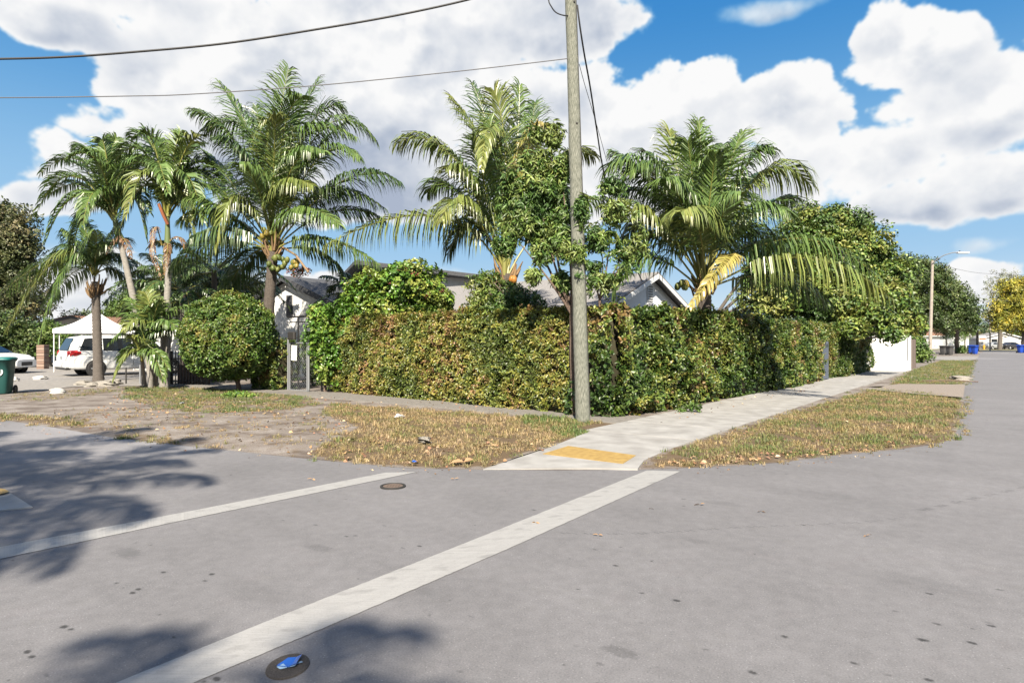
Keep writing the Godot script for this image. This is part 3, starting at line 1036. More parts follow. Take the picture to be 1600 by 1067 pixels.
func build_houses() -> void:
	# the corner house behind the right-hand hedge
	var mid := up(10.45, 4.0)
	var o := thing("house", "corner house with grey shingle roof and white gable with a slatted vent, behind the hedges", "house", mid)
	gable_house(o, mid, L3, R3, 11.5, 3.3, 2.62, 3.86, 0.35, M.white_wall, M.grey_roof, M.white_trim)
	var out := -L3
	var v := put("gable_vent", bevel_box(Vector3(0.42, 0.80, 0.04), 0.01), M.white_trim, o)
	v.position = Vector3(0, 3.18, 0) + out * 0.022
	v.rotation.y = STREET_TURN
	for i in 8:
		var s := put("slat", bevel_box(Vector3(0.34, 0.055, 0.02), 0.004), M.grey_metal, v)
		s.position = Vector3(0, -0.31 + i * 0.088, 0.028)
		s.rotation.x = 0.5
	var lamp := put("floodlight", bevel_box(Vector3(0.34, 0.10, 0.10), 0.02), M.white_trim, o)
	lamp.position = Vector3(0, 2.74, 0) + out * 0.07
	lamp.rotation.y = STREET_TURN
	for s: float in [-1.0, 1.0]:
		var h := MB.new()
		h.lathe(Transform3D(Basis(Vector3(1, 0, 0), 0.9), Vector3.ZERO), [Vector2(0.001, -0.06), Vector2(0.05, -0.05), Vector2(0.075, 0.08), Vector2(0.06, 0.085), Vector2(0.001, 0.08)], 12)
		var l := put("lamp_head", h, M.white_trim, lamp)
		l.position = Vector3(s * 0.12, 0.08, 0.08)
	var conduit := MB.new()
	conduit.tube([Vector3(-0.55, 2.6, 0), Vector3(-0.55, 3.35, 0), Vector3(-0.55, 3.42, 0) + out * 0.08], [0.02, 0.02, 0.03], 8)
	var cd := put("conduit", conduit, M.grey_metal, o)
	cd.position = out * 0.03 
	var bw := put("window", bevel_box(Vector3(1.2, 1.0, 0.05), 0.01), M.white_trim, o)
	bw.position = R3 * 1.5 + Vector3(0, 1.5, 0) + out * 0.028
	bw.rotation.y = STREET_TURN
	put("pane", bevel_box(Vector3(1.08, 0.88, 0.02), 0.0), M.dark_glass, bw).position = Vector3(0, 0, 0.022)
	# the white gable house on the left
	mid = up(6.0, 19.2)
	o = thing("house", "bright white gabled house with dark slate roof and narrow dark vent, behind the round topiary", "house", mid)
	gable_house(o, mid, R3, -L3, 11.0, 4.3, 2.75, 4.30, 0.35, M.bright_wall, M.slate_roof, M.dark_trim)
	v = put("gable_vent", bevel_box(Vector3(0.42, 0.95, 0.05), 0.01), M.dark_trim, o)
	v.position = Vector3(0, 3.12, 0) - R3 * 0.027 - L3 * 0.10
	v.rotation.y = STREET_TURN + PI / 2
	for i in 9:
		put("slat", bevel_box(Vector3(0.36, 0.05, 0.02), 0.004), M.slate, v).position = Vector3(0, -0.38 + i * 0.095, -0.028)
	var win := put("window", bevel_box(Vector3(1.5, 1.1, 0.06), 0.01), M.white_trim, o)
	win.position = -L3 * 1.9 + Vector3(0, 1.5, 0) - R3 * 0.03
	win.rotation.y = STREET_TURN + PI / 2
	put("pane", bevel_box(Vector3(1.36, 0.96, 0.02), 0.0), M.dark_glass, win).position = Vector3(0, 0, -0.025)
	# taller flat-roofed building further back
	var far := at(660, 470, 33.0)
	far.y = 0
	o = thing("building", "taller pale building with flat dark-edged roof, behind the red-leaved shrub", "building", far, 0.35)
	put("wall", bevel_box(Vector3(6.6, 4.9, 7.0), 0.0), M.pale_wall, o).position = Vector3(0.3, 2.45, -3.5)
	var rb := MB.new()
	rb.box(Transform3D(Basis(Vector3(0, 0, 1), -0.075), Vector3(0.3, 5.12, -3.4)), Vector3(7.6, 0.24, 8.2), 0.03)
	put("roof", rb, M.slate_roof, o)
	for i in 2:
		var w2 := put("window", bevel_box(Vector3(1.3, 0.9, 0.06), 0.01), M.white_trim, o)
		w2.position = Vector3(-1.4 + i * 2.8, 3.6, 0.03)
		put("pane", bevel_box(Vector3(1.18, 0.78, 0.02), 0.0), M.dark_glass, w2).position = Vector3(0, 0, 0.025)
	# house with a tile roof behind the tent
	mid = at(120, 520, 46.0)
	mid.y = 0
	o = thing("house", "low house with brown tile roof behind the white tent", "house", mid)
	gable_house(o, mid, Vector3(0.2, 0, -0.98), Vector3(0.98, 0, 0.2), 10, 5.0, 2.4, 3.3, 0.5, M.pale_wall, M.tile_roof, M.dark_trim)
	# low house between the picket gate and the white gable
	mid = up(8.0, 27.5)
	o = thing("house", "low grey house with flat roof, half hidden behind the slender grey palm", "house", mid)
	var lw := put("wall", bevel_box(Vector3(7, 2.5, 7), 0.0), M.pale_wall, o)
	lw.position = Vector3(0, 1.25, 0)
	lw.rotation.y = STREET_TURN
	var lr := put("roof", bevel_box(Vector3(7.8, 0.22, 7.8), 0.03), M.slate_roof, o)
	lr.position = Vector3(0, 2.62, 0)
	lr.rotation.y = STREET_TURN
	# far houses at the end of the right-hand street
	mid = at(1500, 533, 135.0)
	mid.y = 0
	o = thing("house", "far white house at the end of the street, behind the small trees", "house", mid)
	gable_house(o, mid, Vector3(-0.6, 0, -0.8), Vector3(0.8, 0, -0.6), 10, 5, 2.8, 4.4, 0.4, M.bright_wall, M.tile_roof, M.white_trim)
	mid = at(1567, 533, 150.0)
	mid.y = 0
	o = thing("house", "far pale house under the yellow-green tree", "house", mid)
	gable_house(o, mid, Vector3(0.2, 0, -0.98), Vector3(0.98, 0, 0.2), 9, 4.0, 2.4, 3.6, 0.4, M.pale_wall, M.grey_roof, M.white_trim)
	for i in 2:
		var w3 := put("window", bevel_box(Vector3(1.5, 1.2, 0.08), 0.0), M.dark_glass, o)
		w3.position = Vector3(-2.4 + i * 4.6, 1.5, 0.06 + (-2.4 + i * 4.6) * -0.2)
		w3.rotation.y = 0.2
	# white wall with a window opening at the side of the street
	var c1 := gp(1411, 580.5)
	var c0 := c1 + L3 * 2.6
	var c2 := c1 + R3 * 2.4
	o = thing("garden_wall", "short white rendered wall with barred opening beside the sidewalk", "wall", c1)
	var hh := 1.86
	var d1 := (c0 - c1)
	var wb := MB.new()
	wb.box(Transform3D(Basis(d1.normalized(), Vector3.UP, d1.normalized().cross(Vector3.UP)), d1 * 0.5 + Vector3(0, hh * 0.5, 0)), Vector3(d1.length(), hh, 0.2), 0.01)
	put("wall", wb, M.bright_wall, o)
	var cap := MB.new()
	cap.box(Transform3D(Basis(d1.normalized(), Vector3.UP, d1.normalized().cross(Vector3.UP)), d1 * 0.5 + Vector3(0, hh + 0.035, 0)), Vector3(d1.length() + 0.1, 0.07, 0.27), 0.015)
	put("coping", cap, M.bright_wall, o)
	var base := MB.new()
	base.box(Transform3D(Basis(d1.normalized(), Vector3.UP, d1.normalized().cross(Vector3.UP)), d1 * 0.5 + Vector3(0, 0.13, 0)), Vector3(d1.length() + 0.06, 0.26, 0.25), 0.01)
	put("plinth", base, M.bright_wall, o)
	var d2 := c2 - c1
	var dn := d2.normalized()
	var bs := Basis(dn, Vector3.UP, dn.cross(Vector3.UP))
	for q in [[0.16, 0.32], [d2.length() - 0.16, 0.32]]:
		var pb := MB.new()
		pb.box(Transform3D(bs, dn * (q[0] + 0.12) + Vector3(0, hh * 0.5, 0)), Vector3(q[1], hh, 0.24), 0.01)
		put("pier", pb, M.bright_wall, o)
	var low := MB.new()
	low.box(Transform3D(bs, dn * (d2.length() * 0.5 + 0.12) + Vector3(0, 0.25, 0)), Vector3(d2.length() - 0.6, 0.5, 0.18), 0.01)
	put("sill", low, M.bright_wall, o)
	for i in 8:
		var bar := MB.new()
		bar.box(Transform3D(bs, dn * lerpf(0.5, d2.length() - 0.2, i / 7.0) + Vector3(0, 1.1, 0)), Vector3(0.03, 1.3, 0.03), 0.0)
		put("bar", bar, M.grey_metal, o)
	# weathered plank fence beyond it
	var f0 := c2 + dn * 0.3
	o = thing("plank_fence", "weathered brown plank fence just beyond the white wall", "fence", f0)
	for i in 22:
		var pl := MB.new()
		pl.box(Transform3D(bs, dn * (i * 0.165) + Vector3(0, 0.83 + rf(-0.02, 0.02), 0)), Vector3(0.148, 1.66, 0.025), 0.004)
		put("plank", pl, [M.old_wood, M.old_wood2][rng.randi() % 2], o)
	for y in [0.4, 1.3]:
		var rl := MB.new()
		rl.box(Transform3D(bs, dn * 1.75 + Vector3(0, y, 0) - bs.z * 0.035), Vector3(3.6, 0.09, 0.04), 0.004)
		put("rail", rl, M.old_wood, o)
func bevel_box(s: Vector3, b: float) -> MB:
	var m := MB.new()
	m.bx(Vector3.ZERO, s, b)
	return m

# chain-link: two families of slanted wires in a panel w x h (local x, y)
func chain_link(w: float, h: float, pitch: float, r: float) -> MB:
	var b := MB.new()
	for s: float in [-1.0, 1.0]:
		var k := -h
		while k < w + h:
			# the line x = k + s*y (s=+1) or x = k - y + h
			var a := Vector2(k, 0.0)
			var e := Vector2(k + h, h)
			var p := Geometry2D.intersect_polyline_with_polygon(PackedVector2Array([a, e]), PackedVector2Array([Vector2(0, 0), Vector2(w, 0), Vector2(w, h), Vector2(0, h)]))
			for line in p:
				var q0 := Vector3(line[0].x, line[0].y, 0.0)
				var q1 := Vector3(line[1].x, line[1].y, 0.0)
				if s < 0:
					q0.x = w - q0.x
					q1.x = w - q1.x
				b.tube([q0 + Vector3(0, 0, s * r), q1 + Vector3(0, 0, s * r)], [r, r], 4, false)
			k += pitch * 1.414
	return b
func build_fences() -> void:
	# chain-link gate between the hedges
	var g0 := up(0.92, 11.55)
	var o := thing("chain_link_gate", "grey chain-link gate with a white notice, between the round topiary and the long hedge", "gate", g0, STREET_TURN + PI / 2)
	# local +X runs along -R... turned so that local x follows the street: see below
	o.rotation.y = STREET_TURN - PI / 2
	for q in [[0.0, 1.62, "post"], [1.05, 1.62, "post"]]:
		var p := MB.new()
		p.tube([Vector3(q[0], 0, 0), Vector3(q[0], q[1], 0)], [0.03, 0.03], 10)
		put("post", p, M.galvanised, o)
	var fr := MB.new()
	var x0 := 0.09
	var x1 := 0.97
	fr.tube([Vector3(x0, 0.06, 0), Vector3(x0, 1.5, 0)], [0.021, 0.021], 8)
	fr.tube([Vector3(x1, 0.06, 0), Vector3(x1, 1.5, 0)], [0.021, 0.021], 8)
	fr.tube([Vector3(x0, 1.5, 0), Vector3(x1, 1.5, 0)], [0.021, 0.021], 8)
	fr.tube([Vector3(x0, 0.07, 0), Vector3(x1, 0.07, 0)], [0.021, 0.021], 8)
	put("frame", fr, M.galvanised, o)
	put("wire_mesh", chain_link(0.84, 1.4, 0.075, 0.0022), M.galvanised, o).position = Vector3(0.11, 0.08, 0)
	var sg := put("notice", bevel_box(Vector3(0.27, 0.46, 0.012), 0.002), M.white_paint, o)
	sg.position = Vector3(0.36, 1.20, 0.035)
	sg.rotation.z = -0.05
	var box := put("letter_box", bevel_box(Vector3(0.34, 0.24, 0.10), 0.02), M.dark_steel, o)
	box.position = Vector3(0.35, 1.72, 0.1)
	# black wrought frame over the gate
	var arch := thing("gate_frame", "black metal frame with clinging vine over the chain-link gate", "frame", up(1.35, 11.6), STREET_TURN - PI / 2)
	for x in [-0.05, 1.15]:
		put("post", tube_of([Vector3(x, 0, 0), Vector3(x, 2.3, 0)], 0.028), M.black_metal, arch)
	put("beam", bevel_box(Vector3(1.9, 0.05, 0.06), 0.01), M.black_metal, arch).position = Vector3(0.3, 2.33, 0)
	put("beam", bevel_box(Vector3(1.9, 0.03, 0.03), 0.005), M.black_metal, arch).position = Vector3(0.3, 2.16, 0)
	# white tag hanging in the shrub
	var tagp := at(502, 549, 19.0)
	var tg := put("white_tag", bevel_box(Vector3(0.12, 0.22, 0.01), 0.002), M.white_paint, self)
	tg.position = tagp
	tg.rotation = Vector3(0.1, 0.5, 0.1)
	tag(tg, "small white paper tag hanging in the bright green shrub beside the gate", "tag")
	# black picket fence
	var p0 := gp(268, 602)
	var p1 := gp(322, 603)
	var dn := (p1 - p0).normalized()
	o = thing("picket_fence", "black metal picket fence with a white arched plaque, beside the slender grey palm", "fence", p0, atan2(-dn.z, dn.x))
	var n := 12
	for i in n:
		var x := i * 0.115 + 0.05
		put("picket", bevel_box(Vector3(0.028, 1.5 if i < 6 else 1.3, 0.028), 0.004), M.black_metal, o).position = Vector3(x, 0.75 if i < 6 else 0.65, 0)
	for y in [0.18, 0.95]:
		put("rail", bevel_box(Vector3(n * 0.115, 0.04, 0.035), 0.004), M.black_metal, o).position = Vector3(n * 0.0575, y, -0.02)
	put("post", bevel_box(Vector3(0.07, 1.75, 0.07), 0.01), M.black_metal, o).position = Vector3(-0.03, 0.87, 0)
	put("post", bevel_box(Vector3(0.07, 1.4, 0.07), 0.01), M.black_metal, o).position = Vector3(n * 0.115 + 0.06, 0.7, 0)
	var pq := MB.new()
	var ring: Array = []
	for z in [-0.012, 0.012]:
		var rr := PackedVector3Array()
		for k in 13:
			var a := PI * k / 12.0
			rr.append(Vector3(cos(a) * 0.17, 1.42 + sin(a) * 0.22, z))
		rr.append(Vector3(-0.17, 1.22, z)); rr.append(Vector3(0.17, 1.22, z))
		ring.append(rr)
	var plq := put("plaque", loft(ring), M.white_paint, o)
	plq.position = Vector3(0.2, 0, 0.05)
	# reddish planks behind the pickets
	o = thing("plank_screen", "low dark brown plank screen behind the black pickets", "screen", p0 + Vector3(0, 0, -0.35), atan2(-dn.z, dn.x))
	for i in 10:
		put("plank", bevel_box(Vector3(0.125, 0.72 + rf(-0.03, 0.03), 0.02), 0.003), M.old_wood2, o).position = Vector3(0.1 + i * 0.135, 0.36, 0)
	# blue-grey metal gate at the end of the right hedge
	var q0 := up(16.05, -0.5)
	o = thing("metal_gate", "narrow blue-grey metal gate at the end of the right-hand hedge", "gate", q0, STREET_TURN)
	for x in [0.0, 0.95]:
		put("post", bevel_box(Vector3(0.09, 1.55, 0.09), 0.01), M.blue_metal, o).position = Vector3(x, 0.775, 0)
	for y in [0.12, 0.8, 1.45]:
		put("rail", bevel_box(Vector3(0.86, 0.05, 0.04), 0.005), M.blue_metal, o).position = Vector3(0.475, y, 0)
	for i in 7:
		put("bar", bevel_box(Vector3(0.025, 1.34, 0.025), 0.003), M.blue_metal, o).position = Vector3(0.12 + i * 0.12, 0.79, 0)
	# chain-link run behind the parked cars
	var w0 := gp(-40, 566)
	var w1 := gp(90, 565)
	dn = (w1 - w0).normalized()
	o = thing("chain_link_fence", "low chain-link fence behind the parked white car", "fence", w0, atan2(-dn.z, dn.x))
	var ln := w0.distance_to(w1)
	for i in 4:
		put("post", tube_of([Vector3(ln * i / 3.0, 0, 0), Vector3(ln * i / 3.0, 1.35, 0)], 0.03), M.galvanised, o)
	put("top_rail", tube_of([Vector3(0, 1.3, 0.001), Vector3(ln, 1.3, 0.001)], 0.022), M.galvanised, o)
	put("wire_mesh", chain_link(ln, 1.25, 0.12, 0.006), M.galvanised, o).position = Vector3(0, 0.04, 0)
func tube_of(pts: Array, r: float, sides := 8) -> MB:
	var b := MB.new()
	var rr: Array = []
	for p in pts:
		rr.append(r)
	b.tube(pts, rr, sides)
	return b

# ---------------------------------------------------------------- vehicles and bins
func car_ring(s: Array) -> PackedVector3Array:   # s: [x, bottom, belt, roof, half width low, half width belt, half width roof]
	var half := [Vector2(s[4] * 0.55, s[1]), Vector2(s[4] - 0.04, s[1] + 0.02), Vector2(s[4], s[1] + 0.10), Vector2(s[5] + 0.015, lerpf(s[1], s[2], 0.55)), Vector2(s[5], s[2] - 0.04), Vector2(s[5] - 0.025, s[2]),
		Vector2(lerpf(s[5], s[6], 0.9) - 0.02, lerpf(s[2], s[3], 0.88)), Vector2(s[6] - 0.10, s[3] - 0.015), Vector2(s[6] * 0.45, s[3])]
	var r := PackedVector3Array()
	for p in half:
		r.append(Vector3(s[0], p.y, p.x))
	for i in range(half.size() - 1, -1, -1):
		r.append(Vector3(s[0], half[i].y, -half[i].x))
	return r
func car_at(st: Array, x: float) -> Array:
	for i in st.size() - 1:
		if x <= st[i + 1][0]:
			var t: float = clampf((x - st[i][0]) / (st[i + 1][0] - st[i][0]), 0, 1)
			var o: Array = [x]
			for k in range(1, 7):
				o.append(lerpf(st[i][k], st[i + 1][k], t))
			return o
	return st[st.size() - 1]
func side_glass(o: Node3D, st: Array, xa: float, xb: float, lo: float, hi: float, s: float, slant_a := 0.0, slant_b := 0.0) -> void:
	var b := MB.new()
	var n := 4
	var pts: Array = []
	for i in n + 1:
		var t := float(i) / n
		var xl := lerpf(xa, xb, t)
		var xh := lerpf(xa + slant_a, xb + slant_b, t)
		var cl := car_at(st, xl)
		var ch := car_at(st, xh)
		var zl: float = cl[5] - 0.025
		var zh: float = lerpf(ch[5], ch[6], 0.9) - 0.02
		var yl: float = cl[2] + lo
		var yh: float = lerpf(ch[2], ch[3], 0.88) - hi
		pts.append([Vector3(xl, yl, s * (lerpf(zl, zh, lo / maxf(0.1, (cl[3] - cl[2]) * 0.88)) + 0.012)), Vector3(xh, yh, s * (zh + 0.016))])
	for i in n:
		b.nquad(pts[i][0], pts[i + 1][0], pts[i + 1][1], pts[i][1], Vector3(0, 0, s))
	put("side_window", b, M.dark_glass, o)
func wheel(o: Node3D, p: Vector3, r: float, w: float, s: float) -> void:
	var xf := Transform3D(Basis(Vector3(1, 0, 0), PI / 2 * s), p)
	var t := MB.new()
	t.lathe(xf, [Vector2(r * 0.6, -w * 0.5), Vector2(r * 0.93, -w * 0.5), Vector2(r, -w * 0.38), Vector2(r, w * 0.38), Vector2(r * 0.93, w * 0.5), Vector2(r * 0.66, w * 0.46)], 26)
	var tyre := put("wheel", t, M.rubber, o)
	var m := MB.new()
	m.lathe(xf, [Vector2(r * 0.68, w * 0.44), Vector2(r * 0.62, w * 0.36), Vector2(r * 0.22, w * 0.40), Vector2(r * 0.16, w * 0.46), Vector2(0.001, w * 0.46)], 26)
	for k in 6:
		var a := TAU * k / 6
		m.box(Transform3D(xf.basis * Basis(Vector3.UP, a), p + xf.basis * (Basis(Vector3.UP, a) * Vector3(r * 0.4, w * 0.40, 0))), Vector3(r * 0.42, 0.03, 0.06), 0.01)
	put("rim", m, M.alloy, tyre)
	var arch := MB.new()
	arch.lathe(Transform3D(xf.basis, p), [Vector2(r * 0.3, w * 0.385), Vector2(r * 1.17, w * 0.395), Vector2(r * 1.20, w * 0.25)], 26)
	put("wheel_arch", arch, M.black_plastic, o)
func car(called: String, label: String, category: String, pos: Vector3, turn: float, st: Array, paint: Material, wheels: Array, wr: float) -> Node3D:
	var o := thing(called, label, category, pos, turn)
	var rings: Array = []
	for i in st.size() - 1:
		for k in 4:
			rings.append(car_ring(car_at(st, lerpf(st[i][0], st[i + 1][0], k / 4.0) + 1e-5)))
	rings.append(car_ring(st[st.size() - 1]))
	put("body", loft(rings), paint, o)
	for x in wheels:
		for s: float in [-1.0, 1.0]:
			wheel(o, Vector3(x, wr, s * (st[2][4] - 0.045)), wr, 0.21, s)
	return o
func build_vehicles() -> void:
	var st := [[-2.56, 0.50, 0.86, 0.87, 0.80, 0.86, 0.80], [-2.48, 0.34, 1.0, 1.04, 0.95, 0.96, 0.86], [-2.36, 0.30, 1.06, 1.42, 0.98, 0.985, 0.80], [-2.16, 0.28, 1.08, 1.70, 0.99, 0.99, 0.78], [-1.7, 0.27, 1.08, 1.76, 0.99, 0.995, 0.80], [0.0, 0.25, 1.04, 1.78, 0.99, 0.995, 0.80], [0.75, 0.25, 1.02, 1.70, 0.99, 0.99, 0.76], [1.75, 0.26, 1.0, 1.06, 0.98, 0.97, 0.80], [2.25, 0.28, 0.86, 0.92, 0.94, 0.92, 0.74], [2.50, 0.36, 0.66, 0.72, 0.80, 0.80, 0.62]]
	var rear := gp(150, 588.5)
	var turn := STREET_TURN - 0.10
	var fwd := Vector3(cos(turn), 0, -sin(turn))
	var right := Vector3(sin(turn), 0, cos(turn))
	var vp := rear + fwd * 1.50 - right * 0.95
	vp.y = 0.05
	var o := car("minivan", "white minivan with dark windows and red tail lamp, parked in the driveway before the tent", "van", vp, turn, st, M.white_car, [-1.5, 1.55], 0.33)
	for s: float in [-1.0, 1.0]:
		side_glass(o, st, -2.12, -1.32, 0.03, 0.03, s, 0.22, 0.06)
		side_glass(o, st, -1.22, -0.10, 0.03, 0.03, s, 0.0, 0.0)
		side_glass(o, st, 0.0, 1.35, 0.03, 0.03, s, 0.0, -0.62)
		var tl := MB.new()
		var ring: Array = []
		for q in [[-2.535, 0.86, 1.06], [-2.46, 0.83, 1.115], [-2.3, 0.83, 1.12], [-2.06, 0.96, 1.06]]:
			var c := car_at(st, q[0])
			var z: float = c[5] + 0.006
			ring.append(PackedVector3Array([Vector3(q[0], q[1], s * (z - 0.12)), Vector3(q[0], q[1], s * z), Vector3(q[0], lerpf(q[1], q[2], 0.5), s * (z + 0.012)), Vector3(q[0], q[2], s * (z - 0.006)), Vector3(q[0], q[2], s * (z - 0.12))]))
		put("tail_lamp", loft(ring), M.red_lens, o)
		var mir := put("wing_mirror", bevel_box(Vector3(0.10, 0.16, 0.20), 0.04), M.white_car, o)
		mir.position = Vector3(1.15, 1.10, s * 1.08)
		var dh := put("door_handle", bevel_box(Vector3(0.18, 0.035, 0.03), 0.01), M.white_car, o)
		dh.position = Vector3(0.15, 0.95, s * 1.012)
		for x in [-1.27, -0.05, 1.1]:
			put("door_seam", bevel_box(Vector3(0.012, 0.58, 0.008), 0.0), M.black_plastic, o).position = Vector3(x, 0.74, s * 1.004)
	var rw := MB.new()
	var w0 := car_at(st, -2.45)
	rw.nquad(Vector3(-2.475, 1.10, 0.74), Vector3(-2.475, 1.10, -0.74), Vector3(-2.22, 1.62, -0.62), Vector3(-2.22, 1.62, 0.62), Vector3(-1, 0.4, 0))
	for k in rw.v.size():
		rw.v[k] += Vector3(-0.035, 0.03, 0)
	put("rear_window", rw, M.dark_glass, o)
	put("bumper", bevel_box(Vector3(0.24, 0.28, 1.86), 0.07), M.white_car, o).position = Vector3(-2.53, 0.50, 0)
	put("bumper_step", bevel_box(Vector3(0.2, 0.10, 1.7), 0.02), M.black_plastic, o).position = Vector3(-2.5, 0.33, 0)
	put("number_plate", bevel_box(Vector3(0.015, 0.15, 0.31), 0.004), M.grey_metal, o).position = Vector3(-2.572, 0.80, 0)
	for s: float in [-1.0, 1.0]:
		put("roof_rail", tube_of([Vector3(-1.9, 1.755, s * 0.66), Vector3(-1.8, 1.815, s * 0.66), Vector3(0.2, 1.825, s * 0.66), Vector3(0.3, 1.775, s * 0.66)], 0.018), M.black_plastic, o)
	# white car half hidden behind the green cart
	var sc := [[-2.25, 0.5, 0.86, 0.87, 0.72, 0.8, 0.7], [-2.1, 0.32, 0.95, 1.0, 0.86, 0.88, 0.72], [-1.5, 0.26, 0.98, 1.06, 0.9, 0.9, 0.66], [-0.9, 0.25, 0.97, 1.40, 0.9, 0.9, 0.62], [0.0, 0.25, 0.95, 1.46, 0.9, 0.9, 0.64], [0.4, 0.25, 0.94, 1.40, 0.9, 0.9, 0.62], [1.15, 0.25, 0.93, 0.99, 0.9, 0.89, 0.74], [1.9, 0.27, 0.82, 0.88, 0.87, 0.85, 0.7], [2.2, 0.33, 0.62, 0.68, 0.74, 0.72, 0.55]]
	var nose := gp(44, 584)
	var ct := 0.12
	var cf := Vector3(cos(ct), 0, -sin(ct))
	var cp := nose - cf * 2.25
	cp.y = 0.02
	o = car("parked_car", "white car with its nose showing past the green cart", "car", cp, ct, sc, M.white_car, [-1.35, 1.35], 0.31)
	for s: float in [-1.0, 1.0]:
		side_glass(o, sc, -1.1, -0.15, 0.03, 0.03, s, 0.30, 0.0)
		side_glass(o, sc, -0.08, 0.95, 0.03, 0.03, s, 0.0, -0.45)
		var hl := put("headlight", bevel_box(Vector3(0.36, 0.15, 0.20), 0.06), M.lamp_glass, o)
		hl.position = Vector3(1.93, 0.70, s * 0.73)
		hl.rotation.y = s * 0.5
	put("grille", bevel_box(Vector3(0.06, 0.18, 0.8), 0.02), M.black_plastic, o).position = Vector3(2.19, 0.48, 0)
	var ws := MB.new()
	ws.nquad(Vector3(1.15, 0.99, 0.68), Vector3(1.15, 0.99, -0.68), Vector3(0.48, 1.40, -0.52), Vector3(0.48, 1.40, 0.52), Vector3(0.5, 0.8, 0))
	for k in ws.v.size():
		ws.v[k] += Vector3(0.012, 0.03, 0)
	put("windscreen", ws, M.dark_glass, o)
	# two far parked cars
	for q in [[1553, 541, 128.0, "grey car parked beyond the far end of the street, left of the dark one", M.grey_car], [1580, 541, 128.0, "dark car parked at the far end of the street under the yellow-green tree", M.dark_car]]:
		var p := at(q[0], 533, q[2])
		p.y = -0.02
		o = car("parked_car", q[3], "car", p, 0.2, sc, q[4], [-1.35, 1.35], 0.31)
		for s: float in [-1.0, 1.0]:
			side_glass(o, sc, -1.1, -0.15, 0.03, 0.03, s, 0.30, 0.0)
			side_glass(o, sc, -0.08, 0.95, 0.03, 0.03, s, 0.0, -0.45)
func make_cart(label: String, pos: Vector3, turn: float, body: Material, lid: Material, group := "") -> Node3D:
	var o := thing("wheeled_cart", label, "trash cart", pos, turn, group)
	var rings: Array = []
	for q in [[0.04, 0.20, 0.22], [0.10, 0.225, 0.25], [0.62, 0.265, 0.30], [0.95, 0.29, 0.335], [0.96, 0.32, 0.36], [1.0, 0.32, 0.36]]:
		var r := PackedVector3Array()
		for k in 20:
			var a := TAU * (k + 0.5) / 20
			var c := Vector2(cos(a), sin(a))
			var e := 0.45
			r.append(Vector3(signf(c.x) * pow(absf(c.x), e) * q[1], q[0], signf(c.y) * pow(absf(c.y), e) * q[2]))
		rings.append(r)
	put("body", loft(rings), body, o)
	var lr: Array = []
	for q in [[1.005, 0.335, 0.385], [1.04, 0.335, 0.385], [1.075, 0.29, 0.34], [1.09, 0.16, 0.2]]:
		var r := PackedVector3Array()
		for k in 20:
			var a := TAU * (k + 0.5) / 20
			var c := Vector2(cos(a), sin(a))
			var e := 0.4
			r.append(Vector3(signf(c.x) * pow(absf(c.x), e) * q[1], q[0], signf(c.y) * pow(absf(c.y), e) * q[2] + 0.01))
		lr.append(r)
	put("lid", loft(lr), lid, o)
	put("handle", tube_of([Vector3(-0.24, 0.98, -0.36), Vector3(-0.22, 0.99, -0.45), Vector3(0.22, 0.99, -0.45), Vector3(0.24, 0.98, -0.36)], 0.018), body, o)
	for s: float in [-1.0, 1.0]:
		var w := MB.new()
		w.lathe(Transform3D(Basis(Vector3(0, 0, 1), -PI / 2 * s), Vector3(s * 0.26, 0.13, -0.24)), [Vector2(0.001, -0.03), Vector2(0.11, -0.03), Vector2(0.13, -0.02), Vector2(0.13, 0.02), Vector2(0.11, 0.03), Vector2(0.06, 0.02), Vector2(0.001, 0.02)], 18)
		put("wheel", w, M.black_plastic, o)
	put("axle", tube_of([Vector3(-0.25, 0.13, -0.24), Vector3(0.25, 0.13, -0.24)], 0.012), M.grey_metal, o)
	return o
func copy_of(o: Node3D, label: String, pos: Vector3, turn: float) -> Node3D:
	var c: Node3D = o.duplicate()
	c.name = numbered(str(o.name))
	add_child(c, true)
	c.position = pos
	c.rotation.y = turn
	c.set_meta("label", label)
	return c
